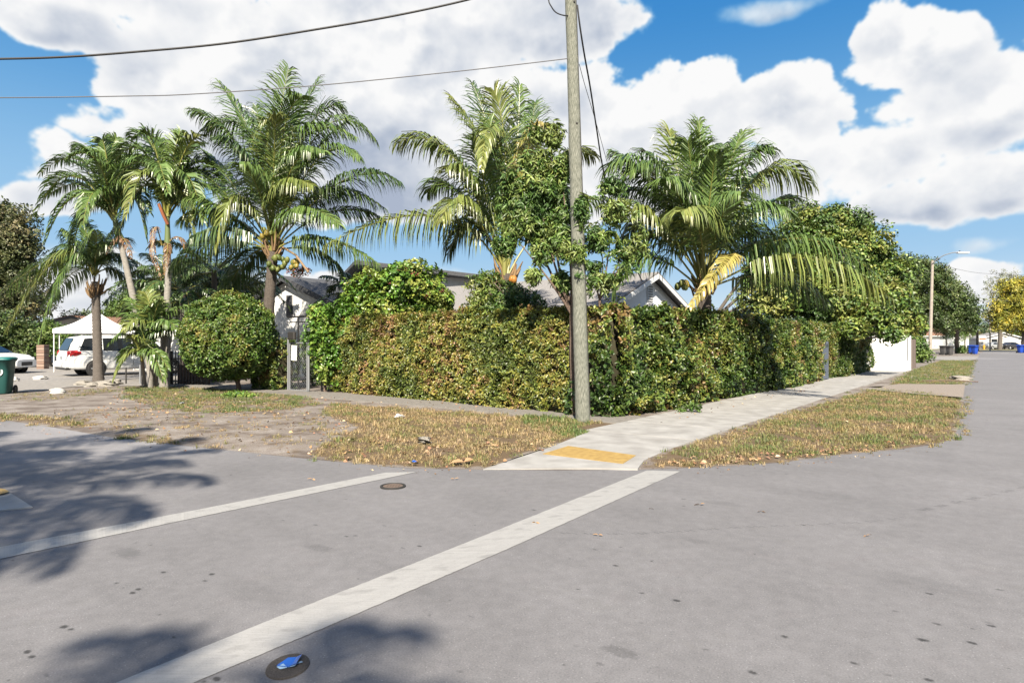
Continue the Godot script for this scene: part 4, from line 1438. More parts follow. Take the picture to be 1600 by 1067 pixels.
func build_street_things() -> void:
	# utility pole
	var b0 := gp(911, 661)
	var top := at(889, -95, 12.15)
	var o := thing("utility_pole", "weathered grey-green timber utility pole leaning at the corner of the hedges", "utility pole", b0)
	var pts: Array = []
	var rr: Array = []
	for i in 25:
		var t := i / 24.0
		pts.append((top - b0) * t + Vector3(rf(-1, 1), 0, rf(-1, 1)) * 0.006 + Vector3(0, -0.1 if i == 0 else 0.0, 0))
		rr.append(lerpf(0.140, 0.100, t) * (1.0 + rf(-0.015, 0.015)))
	var pm := MB.new()
	pm.tube(pts, rr, 20)
	put("post", pm, M.pole_wood, o)
	var bolt := MB.new()
	for q in [[0.615, 0.3], [0.865, 0.5]]:
		var c: Vector3 = (top - b0) * q[0]
		var d := Vector3(sin(q[1]), 0, cos(q[1]))
		bolt.box(Transform3D(Basis(Vector3.UP, q[1]), c + d * lerpf(0.135, 0.1, q[0])), Vector3(0.035, 0.035, 0.04), 0.006)
	put("bolt", bolt, M.dark_steel, o)
	var grd := MB.new()
	var gpts: Array = []
	for i in 13:
		gpts.append((top - b0) * (0.02 + 0.076 * i) + Vector3(lerpf(0.142, 0.104, i / 12.0) * 0.93, 0, lerpf(0.142, 0.104, i / 12.0) * 0.5))
	put("ground_wire", tube_of(gpts, 0.006, 5), M.dark_steel, o)
	# wires
	wire("overhead_cable", "thick black twisted cable across the upper left sky", [at(-330, 84, 10.6), at(-150, 93, 10.8), at(0, 92, 11.0), at(100, 89, 11.1), at(200, 82, 11.2), at(350, 68, 11.4), at(500, 45, 11.6), at(620, 24, 11.75), at(730, 0, 11.9), at(820, -26, 12.0), at(890, -52, 12.05)], 0.021, M.cable)
	wire("overhead_cable", "thin grey cable running left from the utility pole below the thick one", [at(-330, 152, 11.0), at(0, 152.5, 11.3), at(200, 150, 11.5), at(300, 147, 11.6), at(500, 133, 11.8), at(700, 113, 11.95), at(820, 99.5, 12.05), at(891, 91, 12.1)], 0.010, M.cable_grey)
	wire("cable_loop", "short black cable loop at the left of the utility pole top", [at(866, -60, 11.9), at(857, -10, 11.9), at(860, 8, 11.9), at(868, 19, 11.95), at(880, 24, 12.0), at(891, 24.5, 12.1)], 0.013, M.cable)
	var gab := up(10.45, 3.9, 3.42) - R3 * 0.55
	wire("service_cable", "black service cable drooping from the utility pole to the white gable", [at(902, 8, 12.1), at(906, 40, 12.15), at(913, 85, 12.5), at(922, 135, 13.1), at(932, 200, 14.2), at(942, 262, 15.8), at(957, 325, 17.6), at(978, 385, 19.6), gab.lerp(at(978, 385, 19.6), 0.25), gab], 0.018, M.cable)
	wire("service_cable", "thin grey wire beside the black service cable", [at(905, 100, 12.15), at(913, 130, 12.6), at(925, 170, 13.4), at(938, 215, 14.6), at(952, 265, 16.0), at(972, 330, 18.0), at(1000, 400, 20.5), gab + Vector3(0.12, 0.02, 0.05)], 0.006, M.cable_grey)
	# far street light
	var fb := gp(1453, 555.0)
	o = thing("street_light", "far timber pole with a long curved arm and street lamp", "street light", fb)
	var ft := at(1457, 407, 70.4) - fb
	var fm := MB.new()
	fm.tube([Vector3.ZERO, ft * 0.5, ft], [0.19, 0.165, 0.14], 10)
	put("post", fm, M.pale_pole, o)
	var q := fb
	put("arm", tube_of([at(1457.5, 411, 70.2) - q, at(1465, 404, 69.8) - q, at(1476, 398, 69.3) - q, at(1488, 394.5, 68.9) - q, at(1497, 393.5, 68.6) - q], 0.05), M.grey_metal, o)
	var hd := put("lamp_head", bevel_box(Vector3(1.25, 0.16, 0.36), 0.07), M.lamp_shell, o)
	hd.position = at(1504.5, 394.5, 68.4) - q
	put("photocell", bevel_box(Vector3(0.14, 0.14, 0.14), 0.03), M.black_plastic, hd).position = Vector3(-0.35, 0.14, 0)
	wire("far_wire", "thin far wire from the street light pole to the right", [at(1458, 410, 70), at(1475, 414, 74), at(1500, 421, 80), at(1540, 427, 86), at(1620, 430, 95)], 0.02, M.cable_grey)
	wire("far_wire", "thin lower far wire between the trees at the street end", [at(1500, 472, 88), at(1540, 469, 92), at(1600, 470, 96), at(1660, 473, 99)], 0.025, M.cable_grey)
	wire("far_wire", "lowest far wire crossing behind the yellow-green tree", [at(1460, 488, 100), at(1530, 493, 100), at(1640, 492, 100)], 0.022, M.cable_grey)
	# carts
	var g := gp(2, 617)
	var cart := make_cart("dark green wheeled trash cart with round white emblem by the driveway", g + Vector3(0, 0.02, 0), 0.35, M.cart_green, M.cart_green_lid)
	var em := MB.new()
	em.lathe(Transform3D(Basis(Vector3(1, 0, 0), PI / 2 - 0.10), Vector3.ZERO), [Vector2(0.085, 0.0), Vector2(0.085, 0.004), Vector2(0.112, 0.004), Vector2(0.112, 0.0)], 28)
	em.box(Transform3D(Basis(), Vector3(0, 0.015, 0.002)), Vector3(0.10, 0.045, 0.006))
	em.box(Transform3D(Basis(), Vector3(0, -0.045, 0.002)), Vector3(0.035, 0.05, 0.006))
	em.box(Transform3D(Basis(Vector3(0, 0, 1), 0.6), Vector3(-0.035, -0.03, 0.002)), Vector3(0.02, 0.05, 0.006))
	em.box(Transform3D(Basis(Vector3(0, 0, 1), -0.6), Vector3(0.035, -0.03, 0.002)), Vector3(0.02, 0.05, 0.006))
	put("emblem", em, M.white_paint, cart).position = Vector3(0.03, 0.66, 0.312)
	var grey := make_cart("grey trash cart with its lid up, left of the pair by the far driveway", gp(1474, 554), 0.5, M.cart_grey, M.cart_grey, "grey carts by the far driveway")
	copy_of(grey, "brown-grey trash cart, right of the pair by the far driveway", gp(1484, 554.5), 0.2)
	var blue := make_cart("blue recycling cart at the left kerb, standing behind another blue one", gp(1517, 552), 0.6, M.cart_blue, M.cart_blue, "blue recycling carts along the far street")
	copy_of(blue, "blue recycling cart at the left kerb, in front of its pair beside the road", gp(1523, 553), 0.3)
	copy_of(blue, "blue recycling cart at the far right kerb, left of its pair", gp(1594, 551), 0.2)
	copy_of(blue, "blue recycling cart at the far right edge, right of its pair", gp(1600.5, 551), 0.5)
	# hydrant
	o = thing("fire_hydrant", "small yellow fire hydrant at the far end of the street", "hydrant", gp(1537.5, 545.5))
	var hy := MB.new()
	hy.lathe(Transform3D(), [Vector2(0.2, 0), Vector2(0.2, 0.06), Vector2(0.14, 0.08), Vector2(0.14, 0.62), Vector2(0.19, 0.64), Vector2(0.17, 0.75), Vector2(0.06, 0.86), Vector2(0.05, 0.95), Vector2(0.001, 0.95)], 16)
	put("barrel", hy, M.hydrant, o)
	for s: float in [-1.0, 1.0]:
		put("nozzle", tube_of([Vector3(s * 0.1, 0.5, 0), Vector3(s * 0.25, 0.5, 0)], 0.07), M.hydrant, o)
	# red and white sign board in front of the far house
	o = thing("notice_board", "far white notice board with orange band near the hydrant", "sign", at(1535, 533, 126.0) * Vector3(1, 0, 1))
	put("panel", bevel_box(Vector3(1.35, 1.2, 0.06), 0.01), M.bright_wall, o).position = Vector3(0, 2.1, 0)
	put("band", bevel_box(Vector3(1.25, 0.34, 0.02), 0.0), M.orange, o).position = Vector3(0, 2.05, 0.045)
	for s: float in [-1.0, 1.0]:
		put("post", bevel_box(Vector3(0.09, 1.5, 0.09), 0.0), M.old_wood, o).position = Vector3(s * 0.5, 0.75, 0)
	# thin far post
	o = thing("far_pole", "thin pale pole before the yellow-green tree at the street end", "pole", gp(1547, 547.5))
	put("shaft", tube_of([Vector3.ZERO, Vector3(0, 6.0, 0)], 0.12), M.pale_pole, o)
	# pop-up tent
	var tp := at(150, 533, 34.0) * Vector3(1, 0, 1)
	o = thing("canopy_tent", "white pop-up canopy tent behind the minivan", "tent", tp, 0.55)
	var cv := MB.new()
	var hw := 1.75
	var ey := 2.18
	var n := 8
	for k in 4:
		var bz := Basis(Vector3.UP, PI / 2 * k)
		for i in n:
			for j in n:
				var q4: Array = []
				for c in [[i, j], [i + 1, j], [i + 1, j + 1], [i, j + 1]]:
					var a: float = c[0] / float(n)
					var s: float = c[1] / float(n)
					var x: float = lerpf(-hw, hw, a) * (1.0 - s)
					var sag: float = -0.16 * sin(PI * s) - 0.05 * sin(PI * a) * (1.0 - s) + 0.03 * fine.get_noise_3d(a * 9.0 + k * 5, s * 9.0, 0)
					q4.append(bz * Vector3(x, lerpf(ey, 3.2, s) + sag, hw * (1.0 - s)))
				cv.nquad(q4[0], q4[1], q4[2], q4[3], bz * Vector3(0, 0.8, 0.5))
			var x0 := lerpf(-hw, hw, i / float(n))
			var x1 := lerpf(-hw, hw, (i + 1) / float(n))
			var s0 := -0.05 * sin(PI * i / float(n))
			var s1 := -0.05 * sin(PI * (i + 1) / float(n))
			cv.nquad(bz * Vector3(x0, ey + s0, hw), bz * Vector3(x1, ey + s1, hw), bz * Vector3(x1, ey - 0.22, hw + 0.02), bz * Vector3(x0, ey - 0.22, hw + 0.02), bz * Vector3(0, 0, 1))
	put("canopy", cv, M.tent_cloth, o)
	for k in 4:
		var bz := Basis(Vector3.UP, PI / 2 * k)
		put("leg", tube_of([bz * Vector3(hw - 0.05, 0, hw - 0.05), bz * Vector3(hw - 0.05, ey, hw - 0.05)], 0.025), M.white_paint, o)
		put("strut", tube_of([bz * Vector3(-hw + 0.05, ey - 0.05, hw - 0.06), bz * Vector3(hw - 0.05, ey - 0.05, hw - 0.06)], 0.015), M.grey_metal, o)
	# concrete block column by the tent
	o = thing("brick_pier", "short brown brick gate pier left of the tent post", "pier", gp(67, 577))
	for i in 9:
		put("course", bevel_box(Vector3(0.42 + rf(-0.01, 0.01), 0.14, 0.42), 0.012), [M.brick_a, M.brick_b][i % 2], o).position = Vector3(0, 0.075 + i * 0.152, 0)
	# posts by the driveway and stones
	var dp := [[195, 600, "dark"], [218, 601, "pale"], [237, 601, "pale"]]
	o = thing("marker_post", "short dark metal post by the driveway, left of the low palms", "post", gp(197, 601))
	put("shaft", tube_of([Vector3.ZERO, Vector3(0, 0.62, 0)], 0.025), M.dark_steel, o)
	o = thing("marker_post", "short pale metal post by the driveway beside the low palms", "post", gp(219, 601))
	put("shaft", tube_of([Vector3.ZERO, Vector3(0, 0.72, 0)], 0.035), M.galvanised, o)
	for s in [[88, 616, 0.40, 0.17, M.white_stone, "round white painted stone in the dirt before the driveway"], [62, 594, 0.46, 0.16, M.white_stone, "white painted stone at the driveway edge, right of the cart"], [20, 597, 0.42, 0.2, M.white_stone, "white painted stone just behind the green cart"],
			[129, 603, 0.62, 0.18, M.pale_stone, "pale flat stone left of the ringed palm trunk"], [166, 604, 0.85, 0.2, M.pale_stone, "long pale stone at the foot of the ringed palm trunk"], [144, 605, 0.5, 0.16, M.pale_stone, "low pale stone in front of the ringed palm trunk"], [180, 602, 0.5, 0.22, M.pale_stone, "pale stone at the right end of the row by the ringed palm"]]:
		stone(s[5], gp(s[0], s[1]), s[2], s[3], s[4])
	# litter and road furniture
	var mp := gp(614, 760)
	o = thing("manhole_cover", "round dark iron cover in the road near the far crosswalk line", "manhole cover", mp)
	var mc := MB.new()
	mc.lathe(Transform3D(), [Vector2(0.135, 0.0), Vector2(0.135, 0.016), Vector2(0.112, 0.016), Vector2(0.110, 0.008)], 32)
	put("ring", mc, M.dark_steel, o)
	var md := MB.new()
	md.lathe(Transform3D(), [Vector2(0.108, 0.0), Vector2(0.106, 0.012), Vector2(0.001, 0.012)], 32)
	for i in 5:
		md.bx(Vector3(-0.06 + i * 0.03, 0.013, 0), Vector3(0.012, 0.006, 0.12), 0.002)
	put("lid", md, M.rusty, o)
	var bp := gp(450, 1041)
	o = thing("valve_cover", "round grey-brown valve cover with blue paint in the near road", "cover", bp)
	var vc := MB.new()
	vc.lathe(Transform3D(Basis().scaled(Vector3(1.0, 1, 1.22)), Vector3.ZERO), [Vector2(0.098, 0.0), Vector2(0.096, 0.008), Vector2(0.088, 0.010), Vector2(0.001, 0.012)], 32)
	put("lid", vc, M.rough_patch, o)
	var scrap := MB.new()
	for qd in [[[-0.05, -0.02], [0.0, -0.055], [0.04, -0.05], [-0.005, 0.03], 0.0], [[-0.005, 0.032], [0.042, -0.05], [0.062, -0.035], [0.02, 0.045], 0.012], [[-0.05, -0.018], [-0.004, 0.032], [-0.012, 0.04], [-0.062, 0.0], 0.004]]:
		var w: Array = []
		for i in 4:
			w.append(Vector3(qd[i][0], 0.016 + qd[4] * (1 if i > 1 else 0) + rf(0, 0.006), qd[i][1]))
		scrap.nquad(w[0], w[1], w[2], w[3], Vector3.UP)
	var scp := put("blue_wrapper", scrap, M.blue_foil, self)
	scp.position = bp + Vector3(0.01, 0, 0)
	scp.rotation.y = 0.5
	var pale := MB.new()
	for qd in [[[-0.062, 0.004], [-0.03, -0.002], [-0.018, 0.036], [-0.05, 0.03]], [[-0.02, 0.036], [0.012, 0.048], [0.05, 0.0], [0.058, 0.012]]]:
		pale.nquad(Vector3(qd[0][0], 0.0175, qd[0][1]), Vector3(qd[1][0], 0.024, qd[1][1]), Vector3(qd[2][0], 0.018, qd[2][1]), Vector3(qd[3][0], 0.016, qd[3][1]), Vector3.UP)
	put("lining", pale, M.pale_foil, scp)
	tag(scp, "crumpled bright blue wrapper lying on the round valve cover", "litter")
	for s in [[623, 655, 0.13, M.white_paint, "crumpled white paper on the dry grass"], [663, 696, 0.20, M.pale_stone, "pale flattened scrap in the dry grass near the road"], [647, 729, 0.05, M.blue_foil, "small blue bottle cap at the end of the far crosswalk line"], [285, 634, 0.10, M.grey_metal, "small grey scrap on the bare soil"]]:
		litter(s[4], gp(s[0], s[1]), s[2], s[3])
	for s in [[488, 749, 0.055, "brown leaf on the road before the far crosswalk line"], [710, 749, 0.05, "small tan leaf on the road beside the iron cover"], [837, 817, 0.045, "brown leaf lying on the near crosswalk line"], [1094, 789, 0.06, "tan leaf on the open road right of the near crosswalk line"], [1190, 800, 0.045, "dark scrap on the open road"], [1354, 838, 0.045, "reddish leaf far right on the open road"], [935, 837, 0.04, "reddish leaf just below the near crosswalk line"], [1018, 795, 0.03, "small dark leaf on the road, right of the near crosswalk line"], [740, 740, 0.16, "dry brown palm scrap at the road edge"]]:
		var lf := leaf_cluster(2, s[2], s[2] * 0.5, 0.0, int(s[0]), 0.5)
		for i in lf.c.size():
			lf.c[i] = Color(0.28, 0.17, 0.09) * (0.35 if "dark" in s[3] else 1.0)
		var e := put("dry_leaf", lf, M.dry_leaf, self)
		e.position = gp(s[0], s[1]) + Vector3(0, 0.012, 0)
		if s[0] == 740:
			e.position = gp(725, 727) + Vector3(0, 0.05, 0)
		tag(e, s[3], "leaf", "dry leaves scattered on the road")
	# fallen branch on the far verge
	var br := thing("fallen_branch", "thin fallen branch lying across the right-hand verge", "branch", gp(1480, 599))
	var s0 := gp(1440, 597.0) - br.position
	var s1 := gp(1528, 597.5) - br.position
	put("stem", tube_of([s0 + Vector3(0, 0.07, 0), s0.lerp(s1, 0.3) + Vector3(0, 0.09, 0.1), s0.lerp(s1, 0.65) + Vector3(0, 0.08, 0.05), s1 + Vector3(0, 0.04, 0)], 0.022, 6), M.bark_brown, br)
	stone("pale broken concrete lump on the verge beside the right-hand street", gp(1500, 594.5), 0.75, 0.18, M.pale_stone)
func wire(called: String, label: String, pts: Array, r: float, m: Material) -> void:
	var cv := Curve3D.new()
	for i in pts.size():
		var tn: Vector3 = (pts[mini(i + 1, pts.size() - 1)] - pts[maxi(i - 1, 0)]) / 6.0
		cv.add_point(pts[i], -tn, tn)
	var out: Array = []
	var n := pts.size() * 6
	for i in n + 1:
		out.append(cv.sample_baked(cv.get_baked_length() * i / n, true))
	var o := put(called, tube_of(out, r, 6), m, self)
	tag(o, label, "cable")
func blob_mesh(w: float, h: float, seed_: int, rough: float) -> ArrayMesh:
	var rings: Array = []
	for i in 9:
		var t := i / 8.0
		var y := h * (t - 0.2)
		var k := sqrt(maxf(0.02, 1.0 - pow(absf(t * 1.05 - 0.15), 2.6)))
		if i == 8: k = 0.12
		var r := PackedVector3Array()
		for j in 16:
			var a := TAU * j / 16
			var d := Vector3(cos(a), 0, sin(a))
			var nn := 1.0 + rough * fine.get_noise_3d(d.x * 1.3 + seed_, t * 2.0, d.z * 1.3)
			r.append(d * w * 0.5 * k * nn * Vector3(1, 0, 0.75) + Vector3(0, y * (1.0 + 0.3 * rough * fine.get_noise_2d(d.x * 2 + seed_, d.z * 2)), 0))
		rings.append(r)
	return loft(rings)
func stone(label: String, p: Vector3, w: float, h: float, m: Material) -> void:
	var o := put("stone", blob_mesh(w, h * 1.2, int(p.x * 37), 0.8), m, self)
	o.position = p + Vector3(0, 0.03, 0)
	o.rotation.y = p.x * 3.0
	tag(o, label, "stone")
func litter(label: String, p: Vector3, w: float, m: Material) -> void:
	var o := put("litter", blob_mesh(w, w * 0.35, int(p.x * 91), 2.2), m, self)
	o.position = p + Vector3(0, 0.07, 0)
	o.rotation.y = p.x
	tag(o, label, "litter")

# ---------------------------------------------------------------- planting
var HEDGE_PAL: Array = [Color(0.051, 0.076, 0.015), Color(0.081, 0.106, 0.021), Color(0.111, 0.128, 0.024), Color(0.145, 0.145, 0.027), Color(0.178, 0.153, 0.036), Color(0.162, 0.098, 0.043)]
var HEDGE_PAL2: Array = [Color(0.022, 0.046, 0.009), Color(0.033, 0.063, 0.011), Color(0.048, 0.081, 0.015), Color(0.074, 0.107, 0.019), Color(0.104, 0.126, 0.024), Color(0.133, 0.133, 0.030), Color(0.133, 0.089, 0.037)]
var BALL_PAL: Array = [Color(0.033, 0.070, 0.011), Color(0.049, 0.094, 0.015), Color(0.074, 0.115, 0.020), Color(0.107, 0.135, 0.026), Color(0.156, 0.139, 0.037)]
var LIME_PAL: Array = [Color(0.05, 0.11, 0.015), Color(0.085, 0.165, 0.022), Color(0.14, 0.21, 0.034), Color(0.20, 0.235, 0.048)]
var ALMOND_PAL: Array = [Color(0.036, 0.072, 0.014), Color(0.058, 0.105, 0.020), Color(0.085, 0.130, 0.024), Color(0.120, 0.155, 0.029), Color(0.175, 0.185, 0.045)]
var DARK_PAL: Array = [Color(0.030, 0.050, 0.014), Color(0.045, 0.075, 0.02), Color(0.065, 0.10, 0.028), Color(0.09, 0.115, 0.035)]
var OLIVE_DARK: Array = [Color(0.035, 0.05, 0.016), Color(0.055, 0.07, 0.024), Color(0.08, 0.09, 0.035), Color(0.11, 0.10, 0.045)]
var MID_PAL: Array = [Color(0.045, 0.085, 0.018), Color(0.07, 0.12, 0.025), Color(0.10, 0.15, 0.03)]
var GOLD_PAL: Array = [Color(0.12, 0.14, 0.022), Color(0.21, 0.20, 0.03), Color(0.26, 0.245, 0.03), Color(0.32, 0.27, 0.035)]
var SLIM_PAL: Array = [Color(0.040, 0.085, 0.018), Color(0.062, 0.115, 0.024), Color(0.10, 0.155, 0.034), Color(0.15, 0.19, 0.05)]
var OLIVE_PAL: Array = [Color(0.08, 0.10, 0.035), Color(0.12, 0.135, 0.05), Color(0.17, 0.17, 0.06)]
func blobs_px(list: Array, depth: float, density: float, flat := 0.8) -> Array:   # [px, py, rx, ry, depth offset]
	var out: Array = []
	for q in list:
		var d: float = depth + (q[4] if q.size() > 4 else 0.0)
		var r := Vector3(q[2] / F * d, q[3] / F * d, q[2] / F * d * flat)
		var area := r.x * r.y + r.y * r.z + r.x * r.z
		out.append([at(q[0], q[1], d), r, int(area * density)])
	return out
func build_hedges() -> void:
	hedge("hedge", "long clipped hedge with reddish-brown leaf tips, left of the utility pole", up(1.50, 10.25), up(0.62, 0.95), -R3, 1.1, 2.22, 17500, HEDGE_PAL, "clipped hedges along the lot", 0.15, 1.1)
	hedge("hedge", "clipped green hedge at the corner, right of the utility pole", up(0.62, 0.12), up(9.45, -0.42), -L3, 1.0, 2.20, 12500, HEDGE_PAL2, "clipped hedges along the lot", 0.24, 1.5)
	hedge("hedge", "short clipped hedge block before the blue-grey metal gate", up(9.8, -0.50), up(15.75, -0.60), -L3, 1.0, 2.13, 8000, HEDGE_PAL2, "clipped hedges along the lot", 0.2, 1.4)
	hedge("hedge", "tall shaded hedge just beyond the blue-grey metal gate", up(17.3, -0.45), up(20.6, -0.75), -L3, 1.2, 2.2, 6500, HEDGE_PAL2, "clipped hedges along the lot", 0.2, 1.15)
	hedge("hedge", "dark hedge against the white wall under the almond tree", up(21.8, -0.6), up(26.2, -0.7), -L3, 1.2, 2.4, 6500, BALL_PAL, "clipped hedges along the lot", 0.2, 1.2)
	hedge("hedge", "low green hedge behind the topiary, left of the chain-link gate", up(0.75, 13.2), up(0.55, 11.75), -R3, 0.8, 1.50, 4200, HEDGE_PAL2, "", 0.13)
	# round topiary
	var base := gp(374, 612)
	var o := thing("topiary", "large round clipped topiary on a short bent trunk", "topiary", base)
	var c := at(359, 530, 19.5)
	var tb := MB.new()
	tb.tube([Vector3(0, -0.05, 0), Vector3(-0.03, 0.25, 0.02), Vector3(-0.16, 0.6, 0.0), Vector3(-0.3, 1.0, 0)], [0.085, 0.07, 0.06, 0.05], 9)
	tb.tube([Vector3(-0.03, 0.3, 0.02), Vector3(0.1, 0.7, 0.02), Vector3(0.15, 1.1, 0)], [0.05, 0.045, 0.03], 8)
	for i in 14:
		var d := rdir()
		limb(tb, Vector3(-0.2, 0.85, 0), c - base + d * Vector3(1.0, 0.9, 1.0), 0.035, 0.012, 0.05, 5)
	put("trunk", tb, M.bark_brown, o)
	var xfs: Array = []
	var cols := PackedColorArray()
	for i in 12000:
		var d := rdir()
		var q := 1.0 - absf(rng.randfn(0, 0.06)) - (rf(0, 0.4) if i % 5 == 0 else 0.0)
		var r := Vector3(1.36, 1.42, 1.36)
		var p := c + d * r * q * (1.0 + 0.10 * rough_noise.get_noise_3dv(d * 5.0) + 0.09 * fine.get_noise_3dv(d * 4.0))
		if d.y < -0.55:
			p.y += (-0.55 - d.y) * 0.5
		if fine.get_noise_3dv(p * 3.0) < -0.25 and rng.randf() < 0.8:
			continue
		xfs.append(leaf_xf(p - base, d + Vector3(0, 0.3, 0), 0.75, rf(0.95, 1.6)))
		cols.append(pick(BALL_PAL, clampf(0.42 + rough_noise.get_noise_3dv(p * 1.5) * 0.6 + d.y * 0.12 + rf(-0.3, 0.3), 0, 0.999)))
	scatter("crown", M.sprig, M.hedge_leaf, xfs, cols, o)
	# bright shrub with red young leaves behind the long hedge, and its lower wing beside the gate
	var m: Material = M.bark_brown
	tree("leafy_shrub", "tall bright green large-leaved shrub with red young leaves above the long hedge", up(2.6, 7.6), 0.07, up(2.6, 7.6, 1.2), blobs_px([[640, 455, 62, 42], [590, 470, 45, 45], [685, 470, 34, 26], [625, 432, 30, 20], [560, 482, 28, 45, 0.4], [660, 490, 60, 35]], 19.6, 470), M.broad, M.big_leaf, LIME_PAL, m, 1.0, 0.28, "shrub", "", 0.42)
	tree("leafy_shrub", "bright green leafy shrub at the left end of the long hedge, beside the gate", up(1.4, 10.35), 0.05, up(1.4, 10.35, 0.9), blobs_px([[508, 520, 32, 45], [520, 565, 26, 45], [540, 500, 36, 28], [498, 492, 22, 24]], 19.2, 620), M.broad, M.big_leaf, LIME_PAL, m, 0.8, 0.28, "shrub", "", 0.42)
	var red := thing("red_leaves", "few dark red young leaves at the top of the bright green shrub", "leaves", at(632, 422, 18.9))
	var xs: Array = []
	var cs := PackedColorArray()
	for q in [[632, 421], [650, 428], [668, 462], [690, 455], [608, 445], [628, 425]]:
		for i in 3:
			xs.append(leaf_xf(at(q[0] + rf(-4, 4), q[1] + rf(-4, 4), 18.9) - red.position, Vector3.UP, 0.6, 0.8))
			cs.append(Color(0.16, 0.03, 0.025))
	scatter("leaf", leaf_cluster(3, 0.12, 0.06, 0.02, 4), M.big_leaf, xs, cs, red)
	var of := thing("orange_flowers", "clump of orange-red flowers below the tall coconut palm's head", "flowers", at(466, 424, 20.8))
	xs = []
	cs = PackedColorArray()
	for i in 130:
		xs.append(leaf_xf(rdir() * Vector3(0.42, 0.2, 0.3) * pow(rng.randf(), 0.5), Vector3.UP, 0.7, rf(0.5, 0.9)))
		cs.append(pick([Color(0.34, 0.11, 0.05), Color(0.26, 0.07, 0.03), Color(0.10, 0.12, 0.03)], rng.randf()))
	scatter("blossom", leaf_cluster(5, 0.09, 0.05, 0.03, 14), M.soft_leaf, xs, cs, of)
	# citrus-like bush above the hedge left of the pole
	tree("bush", "dull green bush rising over the hedge top, left of the utility pole", up(1.9, 2.6), 0.06, up(1.9, 2.6, 1.5), blobs_px([[790, 468, 48, 30], [755, 452, 24, 22], [825, 480, 34, 22], [775, 490, 50, 25], [765, 435, 16, 14]], 15.4, 560), M.slim_leaf, M.soft_leaf, ALMOND_PAL, m, 0.85, 0.22, "bush", "", 0.45)
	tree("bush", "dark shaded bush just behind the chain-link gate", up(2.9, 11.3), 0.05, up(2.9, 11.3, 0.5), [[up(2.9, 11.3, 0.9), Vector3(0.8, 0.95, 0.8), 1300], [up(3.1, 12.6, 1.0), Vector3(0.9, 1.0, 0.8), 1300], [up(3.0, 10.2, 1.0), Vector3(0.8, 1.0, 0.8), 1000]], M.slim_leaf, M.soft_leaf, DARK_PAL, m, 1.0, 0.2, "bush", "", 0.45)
	# slim tree by the pole
	base = gp(899, 652)
	base.y = 0.02
	o = thing("slender_tree", "slender several-stemmed tree with drooping leaflets growing around the utility pole", "tree", base)
	var sb := MB.new()
	var fork := at(894, 492, 12.95)
	limb(sb, Vector3.ZERO, fork - base, 0.075, 0.06, 0.02, 9)
	var bl := blobs_px([[866, 215, 18, 24], [848, 262, 26, 34], [880, 262, 24, 40], [806, 292, 20, 34], [872, 322, 30, 44, 0.2], [838, 322, 30, 36], [808, 352, 26, 36], [788, 385, 24, 22], [848, 388, 30, 36], [884, 382, 22, 44, -0.6], [876, 438, 22, 22], [838, 210, 14, 16], [908, 330, 16, 36, -1.0], [822, 250, 14, 24], [905, 395, 14, 30, -1.0], [830, 430, 20, 18], [850, 292, 40, 40], [862, 360, 40, 44], [812, 322, 34, 40]], 13.0, 620)
	for q in [[862, 232], [800, 305], [846, 330], [880, 300], [812, 380], [872, 420]]:
		limb(sb, fork - base, at(q[0], q[1], 13.0) - base, 0.036, 0.010, 0.06)
	put("trunk", sb, M.bark_brown, o)
	crown(o, M.droop, M.soft_leaf, bl, SLIM_PAL, 0.78, 0.13, 0.4, 1.9, 0.6)
	base = up(0.75, 0.35)
	o = thing("slender_tree", "thin sparse young tree just right of the utility pole, above the hedge", "tree", base)
	sb = MB.new()
	fork = at(937, 468, 12.9)
	limb(sb, Vector3.ZERO, fork - base, 0.045, 0.035, 0.02, 8)
	bl = blobs_px([[955, 292, 26, 26], [962, 330, 36, 32], [938, 375, 36, 34], [978, 395, 28, 28], [928, 425, 26, 32], [955, 440, 26, 18], [996, 370, 15, 20]], 12.8, 330)
	for q in [[955, 300], [938, 380], [980, 395], [925, 430], [998, 375]]:
		limb(sb, fork - base, at(q[0], q[1], 12.8) - base, 0.022, 0.007, 0.06)
	put("trunk", sb, M.bark_brown, o)
	crown(o, M.droop, M.soft_leaf, bl, SLIM_PAL, 0.78, 0.08, 0.4, 1.9, 0.6)
	# trees along the right-hand street
	tree("almond_tree", "big yellow-green broad-leaved tree overhanging the right-hand sidewalk", up(23.5, 1.4), 0.22, up(23.5, 1.4, 2.2), blobs_px([[1300, 400, 56, 50, 1], [1350, 398, 52, 44], [1290, 355, 42, 32, 2], [1335, 355, 30, 28, 2], [1385, 432, 44, 38], [1402, 470, 30, 30, -1], [1370, 488, 46, 36, -1.5], [1310, 475, 56, 36, -1], [1404, 500, 34, 26, -1.5], [1434, 510, 16, 12, -1], [1345, 450, 56, 46], [1330, 512, 30, 16, -2.5], [1392, 522, 22, 8, -2.5], [1275, 440, 40, 40, 2]], 29.0, 190), M.tree_sprig, M.tree_leaf, ALMOND_PAL, M.bark_grey, 1.05, 0.08)
	tree("broadleaf_tree", "green tree rising behind the right coconut palm", up(19.5, 5.0), 0.2, up(19.5, 5.0, 2.5), blobs_px([[1262, 345, 40, 32], [1240, 390, 50, 50], [1310, 340, 26, 28], [1275, 420, 60, 50], [1200, 430, 50, 45], [1230, 470, 70, 40]], 29.5, 170), M.tree_sprig, M.tree_leaf, ALMOND_PAL, M.bark_grey, 1.0, 0.08)
